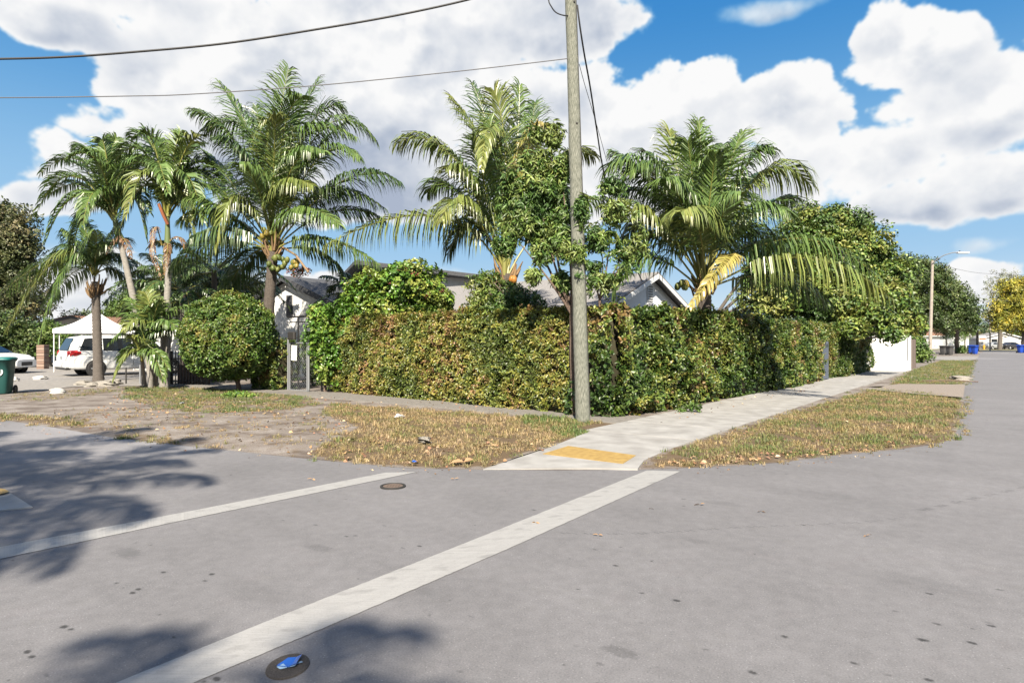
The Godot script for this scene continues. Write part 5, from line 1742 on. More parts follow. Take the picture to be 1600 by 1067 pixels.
	tree("broadleaf_tree", "dark green rounded tree behind the almond tree by the far street light", at(1440, 533, 80) * Vector3(1, 0, 1), 0.3, at(1440, 500, 80), blobs_px([[1440, 432, 38, 24], [1415, 440, 36, 28], [1405, 418, 36, 24], [1438, 418, 26, 16], [1468, 450, 28, 26], [1472, 430, 14, 14], [1440, 480, 44, 34], [1470, 490, 30, 30]], 80.0, 45), M.far_sprig, M.tree_leaf, DARK_PAL, M.bark_grey, 1.0, 0.15)
	tree("broadleaf_tree", "far round dark tree right of the street light pole", gp(1496, 551.5), 0.3, at(1496, 520, 78), blobs_px([[1495, 470, 26, 22], [1510, 490, 26, 26], [1482, 500, 30, 22], [1518, 505, 15, 18], [1490, 452, 16, 12]], 78.0, 40), M.far_sprig, M.tree_leaf, DARK_PAL, M.bark_grey, 1.1, 0.12)
	tree("golden_tree", "large yellow-green tree at the far right end of the street", at(1602, 533, 96) * Vector3(1, 0, 1), 0.5, at(1602, 510, 96), blobs_px([[1600, 470, 44, 26], [1575, 482, 28, 24], [1632, 470, 40, 34], [1590, 498, 42, 22], [1562, 500, 20, 18], [1620, 500, 40, 24], [1590, 448, 30, 14]], 96.0, 40), M.far_sprig, M.tree_leaf, GOLD_PAL, M.bark_grey, 1.1, 0.16)
	tree("bare_tree", "wispy half-bare tree standing behind the yellow-green tree", at(1562, 533, 118) * Vector3(1, 0, 1), 0.4, at(1562, 480, 118), blobs_px([[1562, 440, 22, 20], [1578, 432, 16, 14], [1548, 455, 12, 18]], 118.0, 9), M.far_sprig, M.tree_leaf, OLIVE_PAL, M.bark_grey, 0.8, 0.1)
	tree("leafy_shrub", "green shrub at the end of the plank fence beside the street light", gp(1436, 566.5), 0.08, gp(1436, 566.5) + Vector3(0, 0.8, 0), blobs_px([[1436, 545, 20, 22], [1428, 528, 16, 14], [1446, 552, 12, 14]], 46.0, 130), M.tree_sprig, M.tree_leaf, MID_PAL, M.bark_brown, 1.0, 0.1, "shrub")
	var k := 0
	for q in [[1478, 518, 16, 12, 84, "thin olive tree left of the grey carts"], [1494, 522, 14, 14, 92, "thin olive tree behind the grey carts"], [1508, 520, 12, 14, 98, "thin olive tree behind the left blue carts"]]:
		tree("thin_tree", q[5], at(q[0], 533, q[4]) * Vector3(1, 0, 1), 0.12, at(q[0], 528, q[4]), blobs_px([[q[0], q[1], q[2], q[3]], [q[0] + 8, q[1] - 6, q[2] * 0.7, q[3] * 0.7]], q[4], 26), M.far_sprig, M.tree_leaf, MID_PAL, M.bark_grey, 0.8, 0.05)
	tree("bush", "small dark green bush on the verge beside the left blue carts", gp(1502, 551.5), 0.05, gp(1502, 551.5) + Vector3(0, 0.4, 0), blobs_px([[1502, 545, 7, 8]], 82.0, 160), M.tree_sprig, M.tree_leaf, MID_PAL, M.bark_brown, 1.2, 0.0, "bush")
	for q in [[1488, 524, 150], [1515, 522, 160], [1545, 520, 158], [1575, 522, 165], [1612, 518, 150], [1460, 520, 140]]:
		tree("far_tree", ["far green tree closing the street, behind the grey carts", "far green tree closing the street, above the left blue carts", "far green tree closing the street, above the hydrant", "far green tree closing the street, left of the right blue carts", "far green tree at the right edge of the photo", "far green tree closing the street behind the street light pole"][k], at(q[0], 533, q[2]) * Vector3(1, 0, 1), 0.4, at(q[0], 528, q[2]), blobs_px([[q[0], q[1], 18, 12], [q[0] - 12, q[1] + 5, 14, 8], [q[0] + 12, q[1] + 4, 14, 9]], q[2], 14), M.far_sprig, M.tree_leaf, [DARK_PAL, MID_PAL, OLIVE_PAL][k % 3], M.bark_grey, 1.4, 0.1, "tree", "trees closing the far end of the street")
		k += 1
	# greenery on the left
	tree("broadleaf_tree", "big dark green tree at the far left edge behind the palms", at(0, 533, 42) * Vector3(1, 0, 1), 0.4, at(0, 470, 42), blobs_px([[5, 345, 45, 35], [28, 385, 40, 34], [-20, 400, 70, 60], [12, 425, 50, 36], [-60, 360, 60, 60], [20, 470, 60, 40]], 42.0, 95), M.far_sprig, M.tree_leaf, OLIVE_DARK, M.bark_grey, 0.85, 0.14)
	k = 0
	for q in [[0, 520, 48, 34, 37], [78, 530, 40, 26, 38], [150, 505, 44, 22, 52], [225, 470, 50, 34, 52], [255, 505, 50, 34, 40], [320, 440, 60, 40, 44], [385, 470, 40, 40, 46], [300, 490, 50, 30, 36]]:
		tree("bush", ["dark leafy bush behind the green cart", "dark leafy bush behind the brick pier", "green tree top behind the white tent", "green tree behind the leaning palm", "leafy bush behind the minivan's front", "green tree behind the round topiary", "green tree beside the white gable", "dark bush behind the black picket fence"][k], at(q[0], 533, q[4]) * Vector3(1, 0, 1), 0.15, at(q[0], q[1] + q[3] * 0.5, q[4]), blobs_px([[q[0], q[1], q[2], q[3]], [q[0] - q[2] * 0.6, q[1] + q[3] * 0.4, q[2] * 0.7, q[3] * 0.7], [q[0] + q[2] * 0.6, q[1] + q[3] * 0.3, q[2] * 0.7, q[3] * 0.7]], q[4], 120), M.far_sprig, M.tree_leaf, [DARK_PAL, MID_PAL, DARK_PAL, MID_PAL, DARK_PAL, DARK_PAL, DARK_PAL, DARK_PAL][k], M.bark_grey, 0.7, 0.12, "bush")
		k += 1
	# small weed clump at the foot of the topiary
	tree("weed_clump", "low bright green weeds at the foot of the topiary trunk", gp(378, 622), 0.015, gp(378, 622) + Vector3(0, 0.1, 0), blobs_px([[372, 619, 22, 8], [392, 622, 14, 6]], 17.6, 900), M.sprig, M.soft_leaf, LIME_PAL, M.bark_brown, 1.0, 0.0, "weeds")
	tree("fern_clump", "bright green ferny weeds at the base of the corner hedge", gp(1085, 643), 0.01, gp(1085, 643) + Vector3(0, 0.1, 0), blobs_px([[1085, 636, 18, 9], [1064, 641, 9, 6]], 13.6, 500), M.sprig, M.soft_leaf, MID_PAL, M.bark_brown, 1.0, 0.0, "weeds")

func build_palms() -> void:
	# tall coconut palm, left of centre
	var d := 20.5
	var base := at(421, 533, d) * Vector3(1, 0, 1)
	var head := at(427, 392, d)
	var o := thing("coconut_palm", "tall coconut palm with green coconuts behind the round topiary", "palm tree", base, 0, "coconut palms behind the hedges")
	put("trunk", ringed_trunk([Vector3.ZERO, at(420, 480, d) - base, at(424, 430, d) - base, head - base], 0.20, 0.15, 0.10, 0.025), M.palm_bark, o)
	skirt(o, head, 0.22, 26)
	fronds_px(o, head, d, [
		[430, 240, 451, 108, 0.3, 0.3, GREEN], [395, 215, 318, 205, 0.2, 0.8, GREEN], [465, 225, 552, 212, -0.5, 0.8, GREEN], [500, 300, 600, 325, 0.2, 1.1, GREEN], [350, 335, 285, 345, 0.4, 1.2, GREEN], [400, 235, 343, 128, 0.8, 0.55, GREEN], [378, 240, 302, 172, -0.6, 0.7, GREEN], [452, 235, 498, 122, 1.2, 0.5, DARK], [500, 205, 586, 218, 0.4, 0.75, GREEN],
		[530, 285, 621, 282, -0.8, 0.8, DARK], [470, 270, 540, 190, 1.6, 0.6, GREEN], [350, 300, 308, 265, 1.2, 0.8, DARK], [445, 300, 490, 290, -1.8, 0.9, OLIVE], [405, 300, 375, 255, -1.8, 0.7, GREEN],
		[370, 312, 336, 385, -1.4, 1.6, OLIVE], [500, 372, 590, 412, -0.6, 2.2, GREEN], [470, 330, 530, 350, -2.2, 1.0, GREEN], [335, 378, 270, 420, 0.5, 2.2, DARK], [360, 360, 300, 372, -1.6, 2.2, DARK],
		[412, 250, 400, 165, 1.8, 0.5, DARK], [440, 220, 470, 150, -1.0, 0.4, GREEN], [500, 395, 548, 450, 0.5, 1.2, DARK], [390, 400, 350, 460, 0.8, 1.2, DARK], [455, 265, 505, 235, -1.6, 0.7, GREEN], [395, 270, 340, 215, -1.2, 0.7, DARK], [365, 290, 318, 235, 0.9, 0.8, GREEN], [350, 330, 296, 310, -0.6, 1.0, GREEN], [495, 250, 560, 245, -0.9, 0.8, GREEN], [520, 330, 600, 345, 0.8, 1.0, DARK], [475, 215, 530, 165, 0.4, 0.6, GREEN], [478, 315, 560, 300, 1.4, 0.9, DARK], [428, 260, 432, 180, -1.3, 0.6, OLIVE]],
		1.25, 82, 0.041, 0.12, 0.22)
	coconuts(o, at(431, 408, d - 0.35), 15, 0.27, [M.nut_green, M.nut_green2])
	coconuts(o, at(455, 408, d - 0.30), 8, 0.20, [M.nut_gold, M.nut_green2])
	coconuts(o, at(415, 362, d - 0.2), 6, 0.18, [M.nut_green2, M.nut_gold])
	put("dead_leaf_stalk", tube_of([at(440, 385, d) - base, at(462, 398, d - 0.5) - base, at(482, 425, d - 0.6) - base], 0.035), M.fibre_plain, o)
	# middle coconut palm
	d = 16.8
	base = at(795, 533, d) * Vector3(1, 0, 1)
	head = at(791, 428, d)
	o = thing("coconut_palm", "yellowish coconut palm left of the utility pole, its crown rising from the hedge", "palm tree", base, 0, "coconut palms behind the hedges")
	put("trunk", ringed_trunk([Vector3.ZERO, head - base - Vector3(0, 0.25, 0), head - base], 0.20, 0.17, 0.09, 0.025), M.palm_bark, o)
	skirt(o, head, 0.22, 24)
	fronds_px(o, head, d, [
		[712, 250, 622, 222, 0.2, 0.9, OLIVE, 1.2], [765, 265, 706, 152, 0.6, 0.45, OLIVE], [774, 250, 738, 130, 1.0, 0.35, DARK], [806, 260, 812, 132, 0.6, 0.3, GREEN], [790, 240, 772, 142, -0.4, 0.3, OLIVE],
		[686, 338, 515, 380, -0.8, 2.8, OLIVE, 1.25], [728, 320, 690, 345, -1.6, 1.0, OLIVE], [715, 300, 668, 300, 1.0, 0.9, GREEN], [770, 215, 752, 262, -1.9, 1.0, OLIVE, 0.6], [822, 245, 852, 195, -1.0, 0.7, YELLOW, 0.6],
		[860, 262, 928, 245, 1.2, 0.8, OLIVE], [740, 300, 700, 262, -1.0, 0.8, OLIVE], [845, 300, 905, 322, -0.6, 1.0, GREEN], [760, 300, 745, 215, -1.4, 0.6, GREEN], [820, 270, 836, 160, 1.2, 0.35, DARK],
		[870, 330, 955, 315, 0.6, 0.9, GREEN], [740, 350, 700, 395, 0.4, 1.2, DARK], [800, 280, 822, 212, 1.6, 0.5, DARK], [785, 300, 765, 190, -0.8, 0.5, GREEN], [735, 275, 672, 225, 0.9, 0.8, GREEN]],
		1.12, 78, 0.040, 0.12, 0.22)
	coconuts(o, at(804, 434, d - 0.20), 3, 0.13, [M.nut_orange, M.nut_gold])
	coconuts(o, at(775, 440, d - 0.3), 4, 0.16, [M.nut_gold, M.nut_green2])
	put("spear", tube_of([at(788, 430, d - 0.1) - base, at(789, 360, d - 0.15) - base, at(787, 330, d - 0.1) - base], 0.07), M.spear, o)
	# right coconut palm
	d = 16.6
	base = at(1102, 533, d) * Vector3(1, 0, 1)
	head = at(1100, 452, d)
	o = thing("coconut_palm", "low wide coconut palm right of the utility pole with a yellow dying frond", "palm tree", base, 0, "coconut palms behind the hedges")
	put("trunk", ringed_trunk([Vector3.ZERO, head - base - Vector3(0, 0.2, 0), head - base], 0.22, 0.18, 0.09, 0.025), M.palm_bark, o)
	skirt(o, head, 0.24, 24)
	fronds_px(o, head, d, [
		[1098, 300, 1092, 188, 0.3, 0.3, GREEN], [1065, 295, 1046, 205, 0.8, 0.5, OLIVE], [1030, 308, 958, 238, 0.4, 0.6, GREEN], [1020, 350, 985, 330, -1.0, 0.9, OLIVE], [1128, 300, 1160, 206, 0.8, 0.35, GREEN],
		[1180, 282, 1264, 285, -0.2, 1.0, OLIVE, 1.15], [1020, 282, 955, 262, -0.4, 0.8, GREEN], [1150, 310, 1205, 268, 1.4, 0.7, DARK], [1232, 372, 1372, 432, -1.2, 2.4, GREEN], [1245, 402, 1388, 462, -2.2, 2.6, OLIVE, 1.1], [1070, 330, 1040, 280, -1.5, 0.8, GREEN],
		[1108, 320, 1118, 240, -1.2, 0.5, GREEN], [1138, 398, 1078, 478, -2.4, 1.0, YELLOW, 0.5], [1160, 340, 1230, 330, -1.6, 1.0, GREEN], [1040, 370, 1000, 400, 0.5, 1.1, GREEN], [1055, 300, 1005, 235, 1.4, 0.7, DARK],
		[1085, 310, 1075, 220, -0.8, 0.4, GREEN], [1150, 360, 1215, 385, 1.0, 1.1, DARK], [1040, 325, 968, 300, 1.2, 0.9, DARK], [1125, 345, 1160, 300, -2.2, 0.8, GREEN], [1090, 350, 1062, 330, -2.4, 0.9, OLIVE], [1200, 430, 1290, 470, 0.5, 1.2, DARK], [1115, 290, 1130, 225, 1.6, 0.4, DARK], [1010, 400, 962, 455, 0.3, 1.2, GREEN], [1175, 340, 1240, 310, 0.9, 0.9, GREEN], [1035, 290, 985, 270, -0.8, 0.7, GREEN], [1180, 380, 1250, 420, 1.2, 1.4, DARK], [1030, 345, 975, 375, 1.4, 1.1, DARK], [1150, 290, 1195, 235, -0.6, 0.6, GREEN]],
		1.2, 82, 0.041, 0.12, 0.22)
	coconuts(o, at(1064, 444, d - 0.3), 6, 0.17, [M.nut_green2, M.nut_gold])
	put("spear", tube_of([at(1098, 452, d - 0.1) - base, at(1097, 400, d - 0.15) - base, at(1096, 372, d - 0.1) - base], 0.06), M.spear, o)
	# slender grey palm
	d = 20.95
	base = gp(257, 607)
	head = at(262, 338, d)
	o = thing("manila_palm", "slender grey palm with a brown hanging flower stalk, beside the picket fence", "palm tree", base, 0, "feather palms by the driveway")
	put("trunk", ringed_trunk([Vector3(0, -0.05, 0), at(260, 500, d) - base, at(263, 430, d) - base, at(262, 390, d) - base], 0.135, 0.09, 0.14, 0.02), M.grey_trunk, o)
	put("crown_shaft", ringed_trunk([at(262, 395, d) - base, at(262, 365, d) - base, at(262, 335, d) - base], 0.105, 0.06, 0.4, 0.0), M.shaft_green, o)
	fronds_px(o, head, d, [
		[222, 235, 172, 262, 0.3, 0.55, GREEN], [238, 228, 205, 215, 0.9, 0.45, GREEN], [268, 262, 282, 205, 0.2, 0.25, GREEN], [295, 262, 335, 262, 0.6, 0.5, GREEN], [305, 290, 350, 318, -0.4, 0.65, GREEN],
		[288, 272, 318, 345, -1.4, 0.7, GREEN], [228, 272, 198, 335, -1.2, 0.7, OLIVE], [248, 258, 262, 300, -1.9, 0.6, GREEN], [240, 260, 180, 310, 1.2, 0.6, DARK], [285, 255, 318, 225, 1.3, 0.5, DARK], [255, 250, 240, 215, 1.6, 0.4, GREEN], [280, 290, 300, 370, -0.8, 0.8, OLIVE], [225, 255, 175, 290, -0.6, 0.7, GREEN], [300, 270, 352, 285, 1.2, 0.6, DARK], [245, 240, 225, 208, -0.4, 0.4, GREEN], [285, 245, 312, 212, -0.5, 0.5, OLIVE], [225, 290, 185, 365, 0.4, 0.9, DARK], [305, 305, 338, 368, 0.5, 0.9, DARK]],
		0.80, 62, 0.050, 0.5, 0.10)
	fronds_px(o, at(255, 385, d), d, [[242, 355, 236, 400, -0.5, 0.7, DEAD], [238, 380, 252, 435, -0.3, 0.6, DEAD], [262, 385, 256, 428, -0.4, 0.5, DEAD], [280, 370, 292, 400, -0.2, 0.7, DEAD]], 0.25, 26, 0.03, 0.0, 0.2)
	put("flower_sheath", tube_of([at(262, 350, d - 0.1) - base, at(254, 333, d - 0.25) - base, at(248, 318, d - 0.3) - base], 0.05), M.rust_leaf, o)
	# leaning grey palm
	d = 22.2
	base = gp(240, 608)
	base.z += -1.2
	base = Vector3(at(240, 600, d).x, 0, -d)
	head = at(179, 345, d)
	o = thing("manila_palm", "leaning grey palm with arching fronds behind the ringed palm", "palm tree", base, 0, "feather palms by the driveway")
	put("trunk", ringed_trunk([Vector3(0, -0.05, 0), at(230, 540, d) - base, at(212, 480, d) - base, at(196, 410, d) - base, at(187, 372, d) - base], 0.14, 0.09, 0.14, 0.02), M.grey_trunk, o)
	put("crown_shaft", ringed_trunk([at(188, 376, d) - base, at(182, 355, d) - base, at(177, 332, d) - base], 0.11, 0.065, 0.4, 0.0), M.shaft_green, o)
	fronds_px(o, head, d, [
		[128, 252, 62, 272, 0.4, 0.6, GREEN], [115, 275, 58, 330, -0.3, 0.65, GREEN], [122, 305, 72, 375, -0.8, 0.75, GREEN], [150, 248, 118, 235, 1.0, 0.45, GREEN], [172, 260, 182, 215, 0.5, 0.3, GREEN],
		[205, 262, 235, 262, 0.8, 0.5, GREEN], [150, 300, 130, 350, -1.6, 0.7, GREEN], [200, 290, 232, 330, -0.9, 0.7, GREEN], [165, 280, 150, 250, -1.5, 0.5, GREEN], [138, 270, 85, 250, 1.5, 0.6, DARK], [190, 275, 215, 225, 1.4, 0.4, DARK], [140, 325, 108, 400, -0.2, 0.8, DARK], [155, 255, 110, 245, -0.8, 0.5, GREEN], [195, 265, 232, 245, -0.6, 0.5, GREEN], [130, 290, 75, 305, 0.9, 0.7, DARK], [205, 305, 228, 370, 0.4, 0.8, DARK], [168, 255, 160, 218, -0.3, 0.4, GREEN]],
		0.80, 62, 0.050, 0.5, 0.10)
	fronds_px(o, at(186, 376, d), d, [[182, 370, 166, 395, -0.4, 0.7, DEAD], [196, 376, 205, 402, -0.4, 0.7, DEAD]], 0.3, 24, 0.03, 0.0, 0.2)
	# ringed queen palm
	d = 23.8
	base = gp(154, 598)
	head = at(148, 428, d)
	o = thing("queen_palm", "dark ringed palm with shaggy top and drooping fronds among the pale stones", "palm tree", base, 0, "feather palms by the driveway")
	put("trunk", ringed_trunk([Vector3(0, -0.05, 0), at(152, 530, d) - base, at(150, 470, d) - base, at(149, 440, d) - base], 0.17, 0.14, 0.11, 0.05), M.dark_trunk, o)
	skirt(o, at(149, 452, d), 0.22, 30)
	fronds_px(o, head, d, [
		[96, 398, 12, 512, -0.8, 1.6, OLIVE], [108, 410, 62, 528, -1.2, 1.6, GREEN], [92, 400, -12, 470, 0.4, 1.5, GREEN], [140, 385, 128, 340, 0.3, 0.7, GREEN], [162, 385, 186, 350, 0.4, 0.8, GREEN],
		[185, 400, 228, 445, -0.2, 1.3, DARK], [108, 385, 72, 440, 1.0, 1.3, GREEN], [165, 390, 200, 372, -1.0, 0.9, GREEN], [128, 392, 100, 360, -0.8, 0.9, GREEN], [150, 390, 150, 360, -1.6, 0.9, GREEN], [190, 430, 235, 500, 1.0, 1.4, DARK], [115, 425, 70, 478, 1.8, 1.4, DARK]],
		1.05, 84, 0.040, 0.15, 0.14)
	# young clumped palm
	d = 20.6
	base = gp(232, 607.5)
	o = thing("clump_palm", "low young clump of palms with bright fronds at the foot of the slender grey palm", "palm tree", base)
	for q in [[226, 606, 222, 560], [236, 607, 238, 540], [243, 606, 246, 552]]:
		put("trunk", ringed_trunk([gp(q[0], q[1]) - base, at(q[2], q[3], d) - base], 0.07, 0.05, 0.1, 0.03), M.grey_trunk, o)
	fronds_px(o, at(238, 540, d), d, [[222, 500, 176, 492, 0.2, 0.7, GREEN], [236, 488, 228, 458, 0.1, 0.35, OLIVE], [258, 496, 296, 478, 0.3, 0.6, GREEN], [212, 515, 172, 536, -0.4, 0.9, GREEN], [262, 515, 298, 530, -0.4, 0.9, DARK], [245, 496, 268, 458, 0.6, 0.4, GREEN], [225, 495, 198, 464, 0.6, 0.5, GREEN], [240, 500, 250, 470, -0.6, 0.5, GREEN], [218, 505, 196, 512, -0.8, 0.8, OLIVE], [255, 505, 276, 512, -0.8, 0.8, GREEN]], 0.66, 40, 0.06, 0.45, 0.12)
	fronds_px(o, at(224, 562, d - 0.2), d - 0.2, [[205, 550, 178, 592, -0.5, 0.9, OLIVE], [212, 545, 188, 562, 0.2, 0.7, GREEN], [240, 548, 262, 575, -0.5, 0.8, GREEN], [226, 535, 220, 512, -0.3, 0.4, GREEN], [236, 550, 255, 592, -0.7, 0.9, GREEN], [215, 540, 205, 525, -0.5, 0.6, OLIVE]], 0.55, 36, 0.055, 0.45, 0.12)
	# dark palms in the shade behind
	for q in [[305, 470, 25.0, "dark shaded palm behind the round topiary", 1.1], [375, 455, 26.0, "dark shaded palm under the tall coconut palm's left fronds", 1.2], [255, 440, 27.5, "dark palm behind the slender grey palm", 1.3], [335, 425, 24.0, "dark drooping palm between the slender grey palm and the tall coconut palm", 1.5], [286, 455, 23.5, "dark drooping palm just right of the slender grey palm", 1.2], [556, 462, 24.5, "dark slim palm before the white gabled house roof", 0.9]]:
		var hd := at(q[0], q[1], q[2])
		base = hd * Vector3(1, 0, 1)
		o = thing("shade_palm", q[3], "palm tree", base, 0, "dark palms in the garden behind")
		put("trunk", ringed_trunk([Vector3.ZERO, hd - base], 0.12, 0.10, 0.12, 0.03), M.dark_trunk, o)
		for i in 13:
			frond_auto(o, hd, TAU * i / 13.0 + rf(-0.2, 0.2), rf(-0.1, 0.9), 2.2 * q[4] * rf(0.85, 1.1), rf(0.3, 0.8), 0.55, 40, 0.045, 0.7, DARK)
	# far little palm
	var hd2 := at(1527, 513, 108)
	base = hd2 * Vector3(1, 0, 1)
	o = thing("far_palm", "small dark palm at the far end of the street between the trees", "palm tree", base)
	put("trunk", ringed_trunk([Vector3.ZERO, hd2 - base], 0.2, 0.16, 0.2, 0.02), M.dark_trunk, o)
	for i in 14:
		frond_auto(o, hd2, TAU * i / 14.0, rf(0.0, 1.0), 2.6, rf(0.4, 0.9), 0.7, 24, 0.10, 0.8, DARK)
	# the trees beside the photographer whose shade falls on the near road
	var k := 0
	for q in [[Vector3(-6.5, 0, 5.6), 10.0, "tall palm standing beside the road, left of the photographer"], [Vector3(-8.9, 0, 3.9), 10.0, "second tall palm beside the road, farther left of the photographer"], [Vector3(-2.2, 0, 11.5), 10.0, "tall palm standing right behind the photographer"], [Vector3(-4.9, 0, 12.1), 10.0, "tall palm standing behind the photographer's left shoulder"]]:
		o = thing("street_palm", q[2], "palm tree", q[0])
		var top: Vector3 = q[0] + Vector3(0.2, q[1], 0)
		put("trunk", ringed_trunk([Vector3.ZERO, top - q[0]], 0.2, 0.14, 0.15, 0.02), M.palm_bark, o)
		for i in 18:
			frond_auto(o, top, TAU * i / 18.0 + rf(-0.2, 0.2), rf(-0.25, 1.0), 3.4 * rf(0.85, 1.1), rf(0.3, 0.8), 0.75, 50, 0.05, 0.8, GREEN)
		k += 1

# ---------------------------------------------------------------- everything
func _ready() -> void:
	rng.seed = 4242
	fine.seed = 3; fine.frequency = 0.9; fine.fractal_octaves = 3
	rough_noise.seed = 8; rough_noise.frequency = 0.55; rough_noise.fractal_octaves = 3
	# camera
	var cam := Camera3D.new()
	cam.name = "camera"
	add_child(cam)
	cam.position = Vector3(0, EYE, 0)
	cam.fov = rad_to_deg(2.0 * atan(0.5328))
	cam.near = 0.05
	cam.far = 2000.0
	# sky, exposure
	var env := Environment.new()
	var sky := Sky.new()
	var pano := PanoramaSkyMaterial.new()
	pano.panorama = ImageTexture.create_from_image(make_sky())
	sky.sky_material = pano
	env.background_mode = Environment.BG_SKY
	env.sky = sky
	env.background_energy_multiplier = 1.0 / EXPO
	env.tonemap_mode = Environment.TONE_MAPPER_LINEAR
	env.tonemap_exposure = EXPO
	env.sdfgi_enabled = true
	env.ssao_enabled = true
	env.ssil_enabled = true
	var we := WorldEnvironment.new()
	we.name = "world_environment"
	we.environment = env
	add_child(we)
	# sun: behind the camera, to the left
	var sun := DirectionalLight3D.new()
	sun.name = "sun"
	sun.light_energy = 1.5
	sun.light_color = Color(1.0, 0.955, 0.88)
	sun.light_angular_distance = 0.5
	sun.shadow_enabled = true
	add_child(sun)
	var el := deg_to_rad(40.0)
	var az := deg_to_rad(3.0)
	sun.look_at_from_position(Vector3(-sin(az) * cos(el), sin(el), cos(az) * cos(el)) * 60.0, Vector3.ZERO)
	for q in RAMP:
		var p := up(q[0], q[1])
		walk_poly.append(Vector2(p.x, p.z))
	make_materials()
	build_ground()
	build_walks()
	build_houses()
	build_fences()
	build_hedges()
	build_palms()
	build_vehicles()
	build_street_things()
	build_grass()

func build_walks() -> void:
	var o := thing("sidewalk", "", "", Vector3.ZERO)
	tag(o, "", "", "", "structure")
	slab_row(o, -1.2, 28.0, -0.3, -2.2, true, 1.52, M.concrete)
	o = thing("side_street_sidewalk", "", "", Vector3.ZERO)
	tag(o, "", "", "", "structure")
	slab_row(o, -0.05, 1.15, -0.28, 22.0, false, 1.52, M.old_concrete)
	# ramp down to the road
	var rp := RAMP
	var pts := walk_poly
	var b := MB.new()
	var ix := Geometry2D.triangulate_polygon(pts)
	for i in range(0, ix.size(), 3):
		var p: Array = []
		for k in 3:
			var w: Array = rp[ix[i + k]]
			p.append(up(w[0], w[1], ramp_y(w[0])))
		b.tri(p[0], p[1], p[2], Vector3.UP, Vector3.UP, Vector3.UP)
	for i in rp.size():
		var a: Array = rp[i]
		var e: Array = rp[(i + 1) % rp.size()]
		var pa := up(a[0], a[1], ramp_y(a[0]))
		var pe := up(e[0], e[1], ramp_y(e[0]))
		b.nquad(pa, pe, pe * Vector3(1, 0, 1), pa * Vector3(1, 0, 1), (pa + pe) * 0.5 - up(-3, -1.5))
	struct("kerb_ramp", b, M.concrete)
	var pad := MB.new()
	var pc: Array = []
	for w in [[-3.45, -0.96], [-2.74, -0.92], [-2.84, -2.04], [-3.42, -2.15]]:
		pc.append(up(w[0], w[1], ramp_y(w[0]) + 0.006))
	pad.nquad(pc[0], pc[1], pc[2], pc[3], Vector3.UP)
	for i in 4:
		pad.nquad(pc[i], pc[(i + 1) % 4], pc[(i + 1) % 4] - Vector3(0, 0.012, 0), pc[i] - Vector3(0, 0.012, 0), pc[i] - pc[(i + 2) % 4])
	struct("tactile_pad", pad, M.yellow_pad)
	# ramp of the opposite corner at the left edge of the picture
	var q0 := poly_px([[-190, 757], [-20, 764], [8, 769], [26, 777], [51, 793], [0, 798.5], [-190, 820]])
	var c2 := MB.new()
	var iy := Geometry2D.triangulate_polygon(q0)
	for i in range(0, iy.size(), 3):
		var p: Array = []
		for k in 3:
			var w := q0[iy[i + k]]
			p.append(Vector3(w.x, 0.03 if iy[i + k] in [0, 1, 2] else 0.012, w.y))
		c2.tri(p[0], p[1], p[2], Vector3.UP, Vector3.UP, Vector3.UP)
	for i in q0.size():
		var j := (i + 1) % q0.size()
		var ha := 0.03 if i < 3 else 0.012
		var hb := 0.03 if j < 3 else 0.012
		c2.nquad(Vector3(q0[i].x, ha, q0[i].y), Vector3(q0[j].x, hb, q0[j].y), Vector3(q0[j].x, 0, q0[j].y), Vector3(q0[i].x, 0, q0[i].y), Vector3(1, 0, 0.2))
	struct("kerb_ramp", c2, M.concrete)
	var q1 := poly_px([[-190, 757], [-20, 764], [8, 769], [15, 773], [0, 777], [-190, 789]])
	struct("tactile_pad", flat_poly(q1, 0.037), M.yellow_pad)
	# crosswalk lines
	struct("crosswalk_line", paint_strip([[60, 1150], [180, 1066], [420, 968], [700, 858], [1011, 734]], [[185, 1150], [300, 1066], [520, 974], [790, 858], [1063, 735.5]], 0.004), M.road_paint)
	struct("crosswalk_line", paint_strip([[-420, 926], [-200, 893], [0, 853.5], [300, 797], [602, 737.5]], [[-420, 958], [-200, 917], [0, 872], [300, 809], [651, 736.5]], 0.004), M.road_paint)
	# drives
	struct("driveway", flat_poly(poly_px([[-300, 617], [-100, 617], [60, 613], [112, 606], [190, 604], [262, 606], [330, 600], [330, 572], [150, 566], [-300, 566]]), 0.05), M.drive)
	struct("gravel_drive", flat_poly(poly_px([[1383, 605], [1405, 602], [1508, 603], [1505, 624], [1440, 619], [1368, 612]]), 0.066), M.gravel)
	struct("far_driveway", flat_poly(poly_px([[1446, 561], [1462, 557], [1530, 556.2], [1524, 562], [1500, 564]]), 0.03), M.drive)
	var far_verge := PackedVector2Array()
	for q in [[-2.0, -13.0], [60.0, -11.0], [104.0, -8.6], [117.0, -8.4], [117.0, -40.0], [-2.0, -40.0]]:
		var p := up(q[0], q[1])
		far_verge.append(Vector2(p.x, p.z))
	struct("far_verge", flat_poly(far_verge, 0.01, 1.0 / 40.0), M.soil)
	struct("cross_street_verge", flat_poly(poly_px([[1380, 544.5], [1800, 544.5], [1800, 539], [1380, 539]]), 0.012, 1.0 / 40.0), M.soil)
func ramp_y(u: float) -> float:
	return lerpf(0.010, 0.056, clampf((u + 4.66) / 3.4, 0, 1))

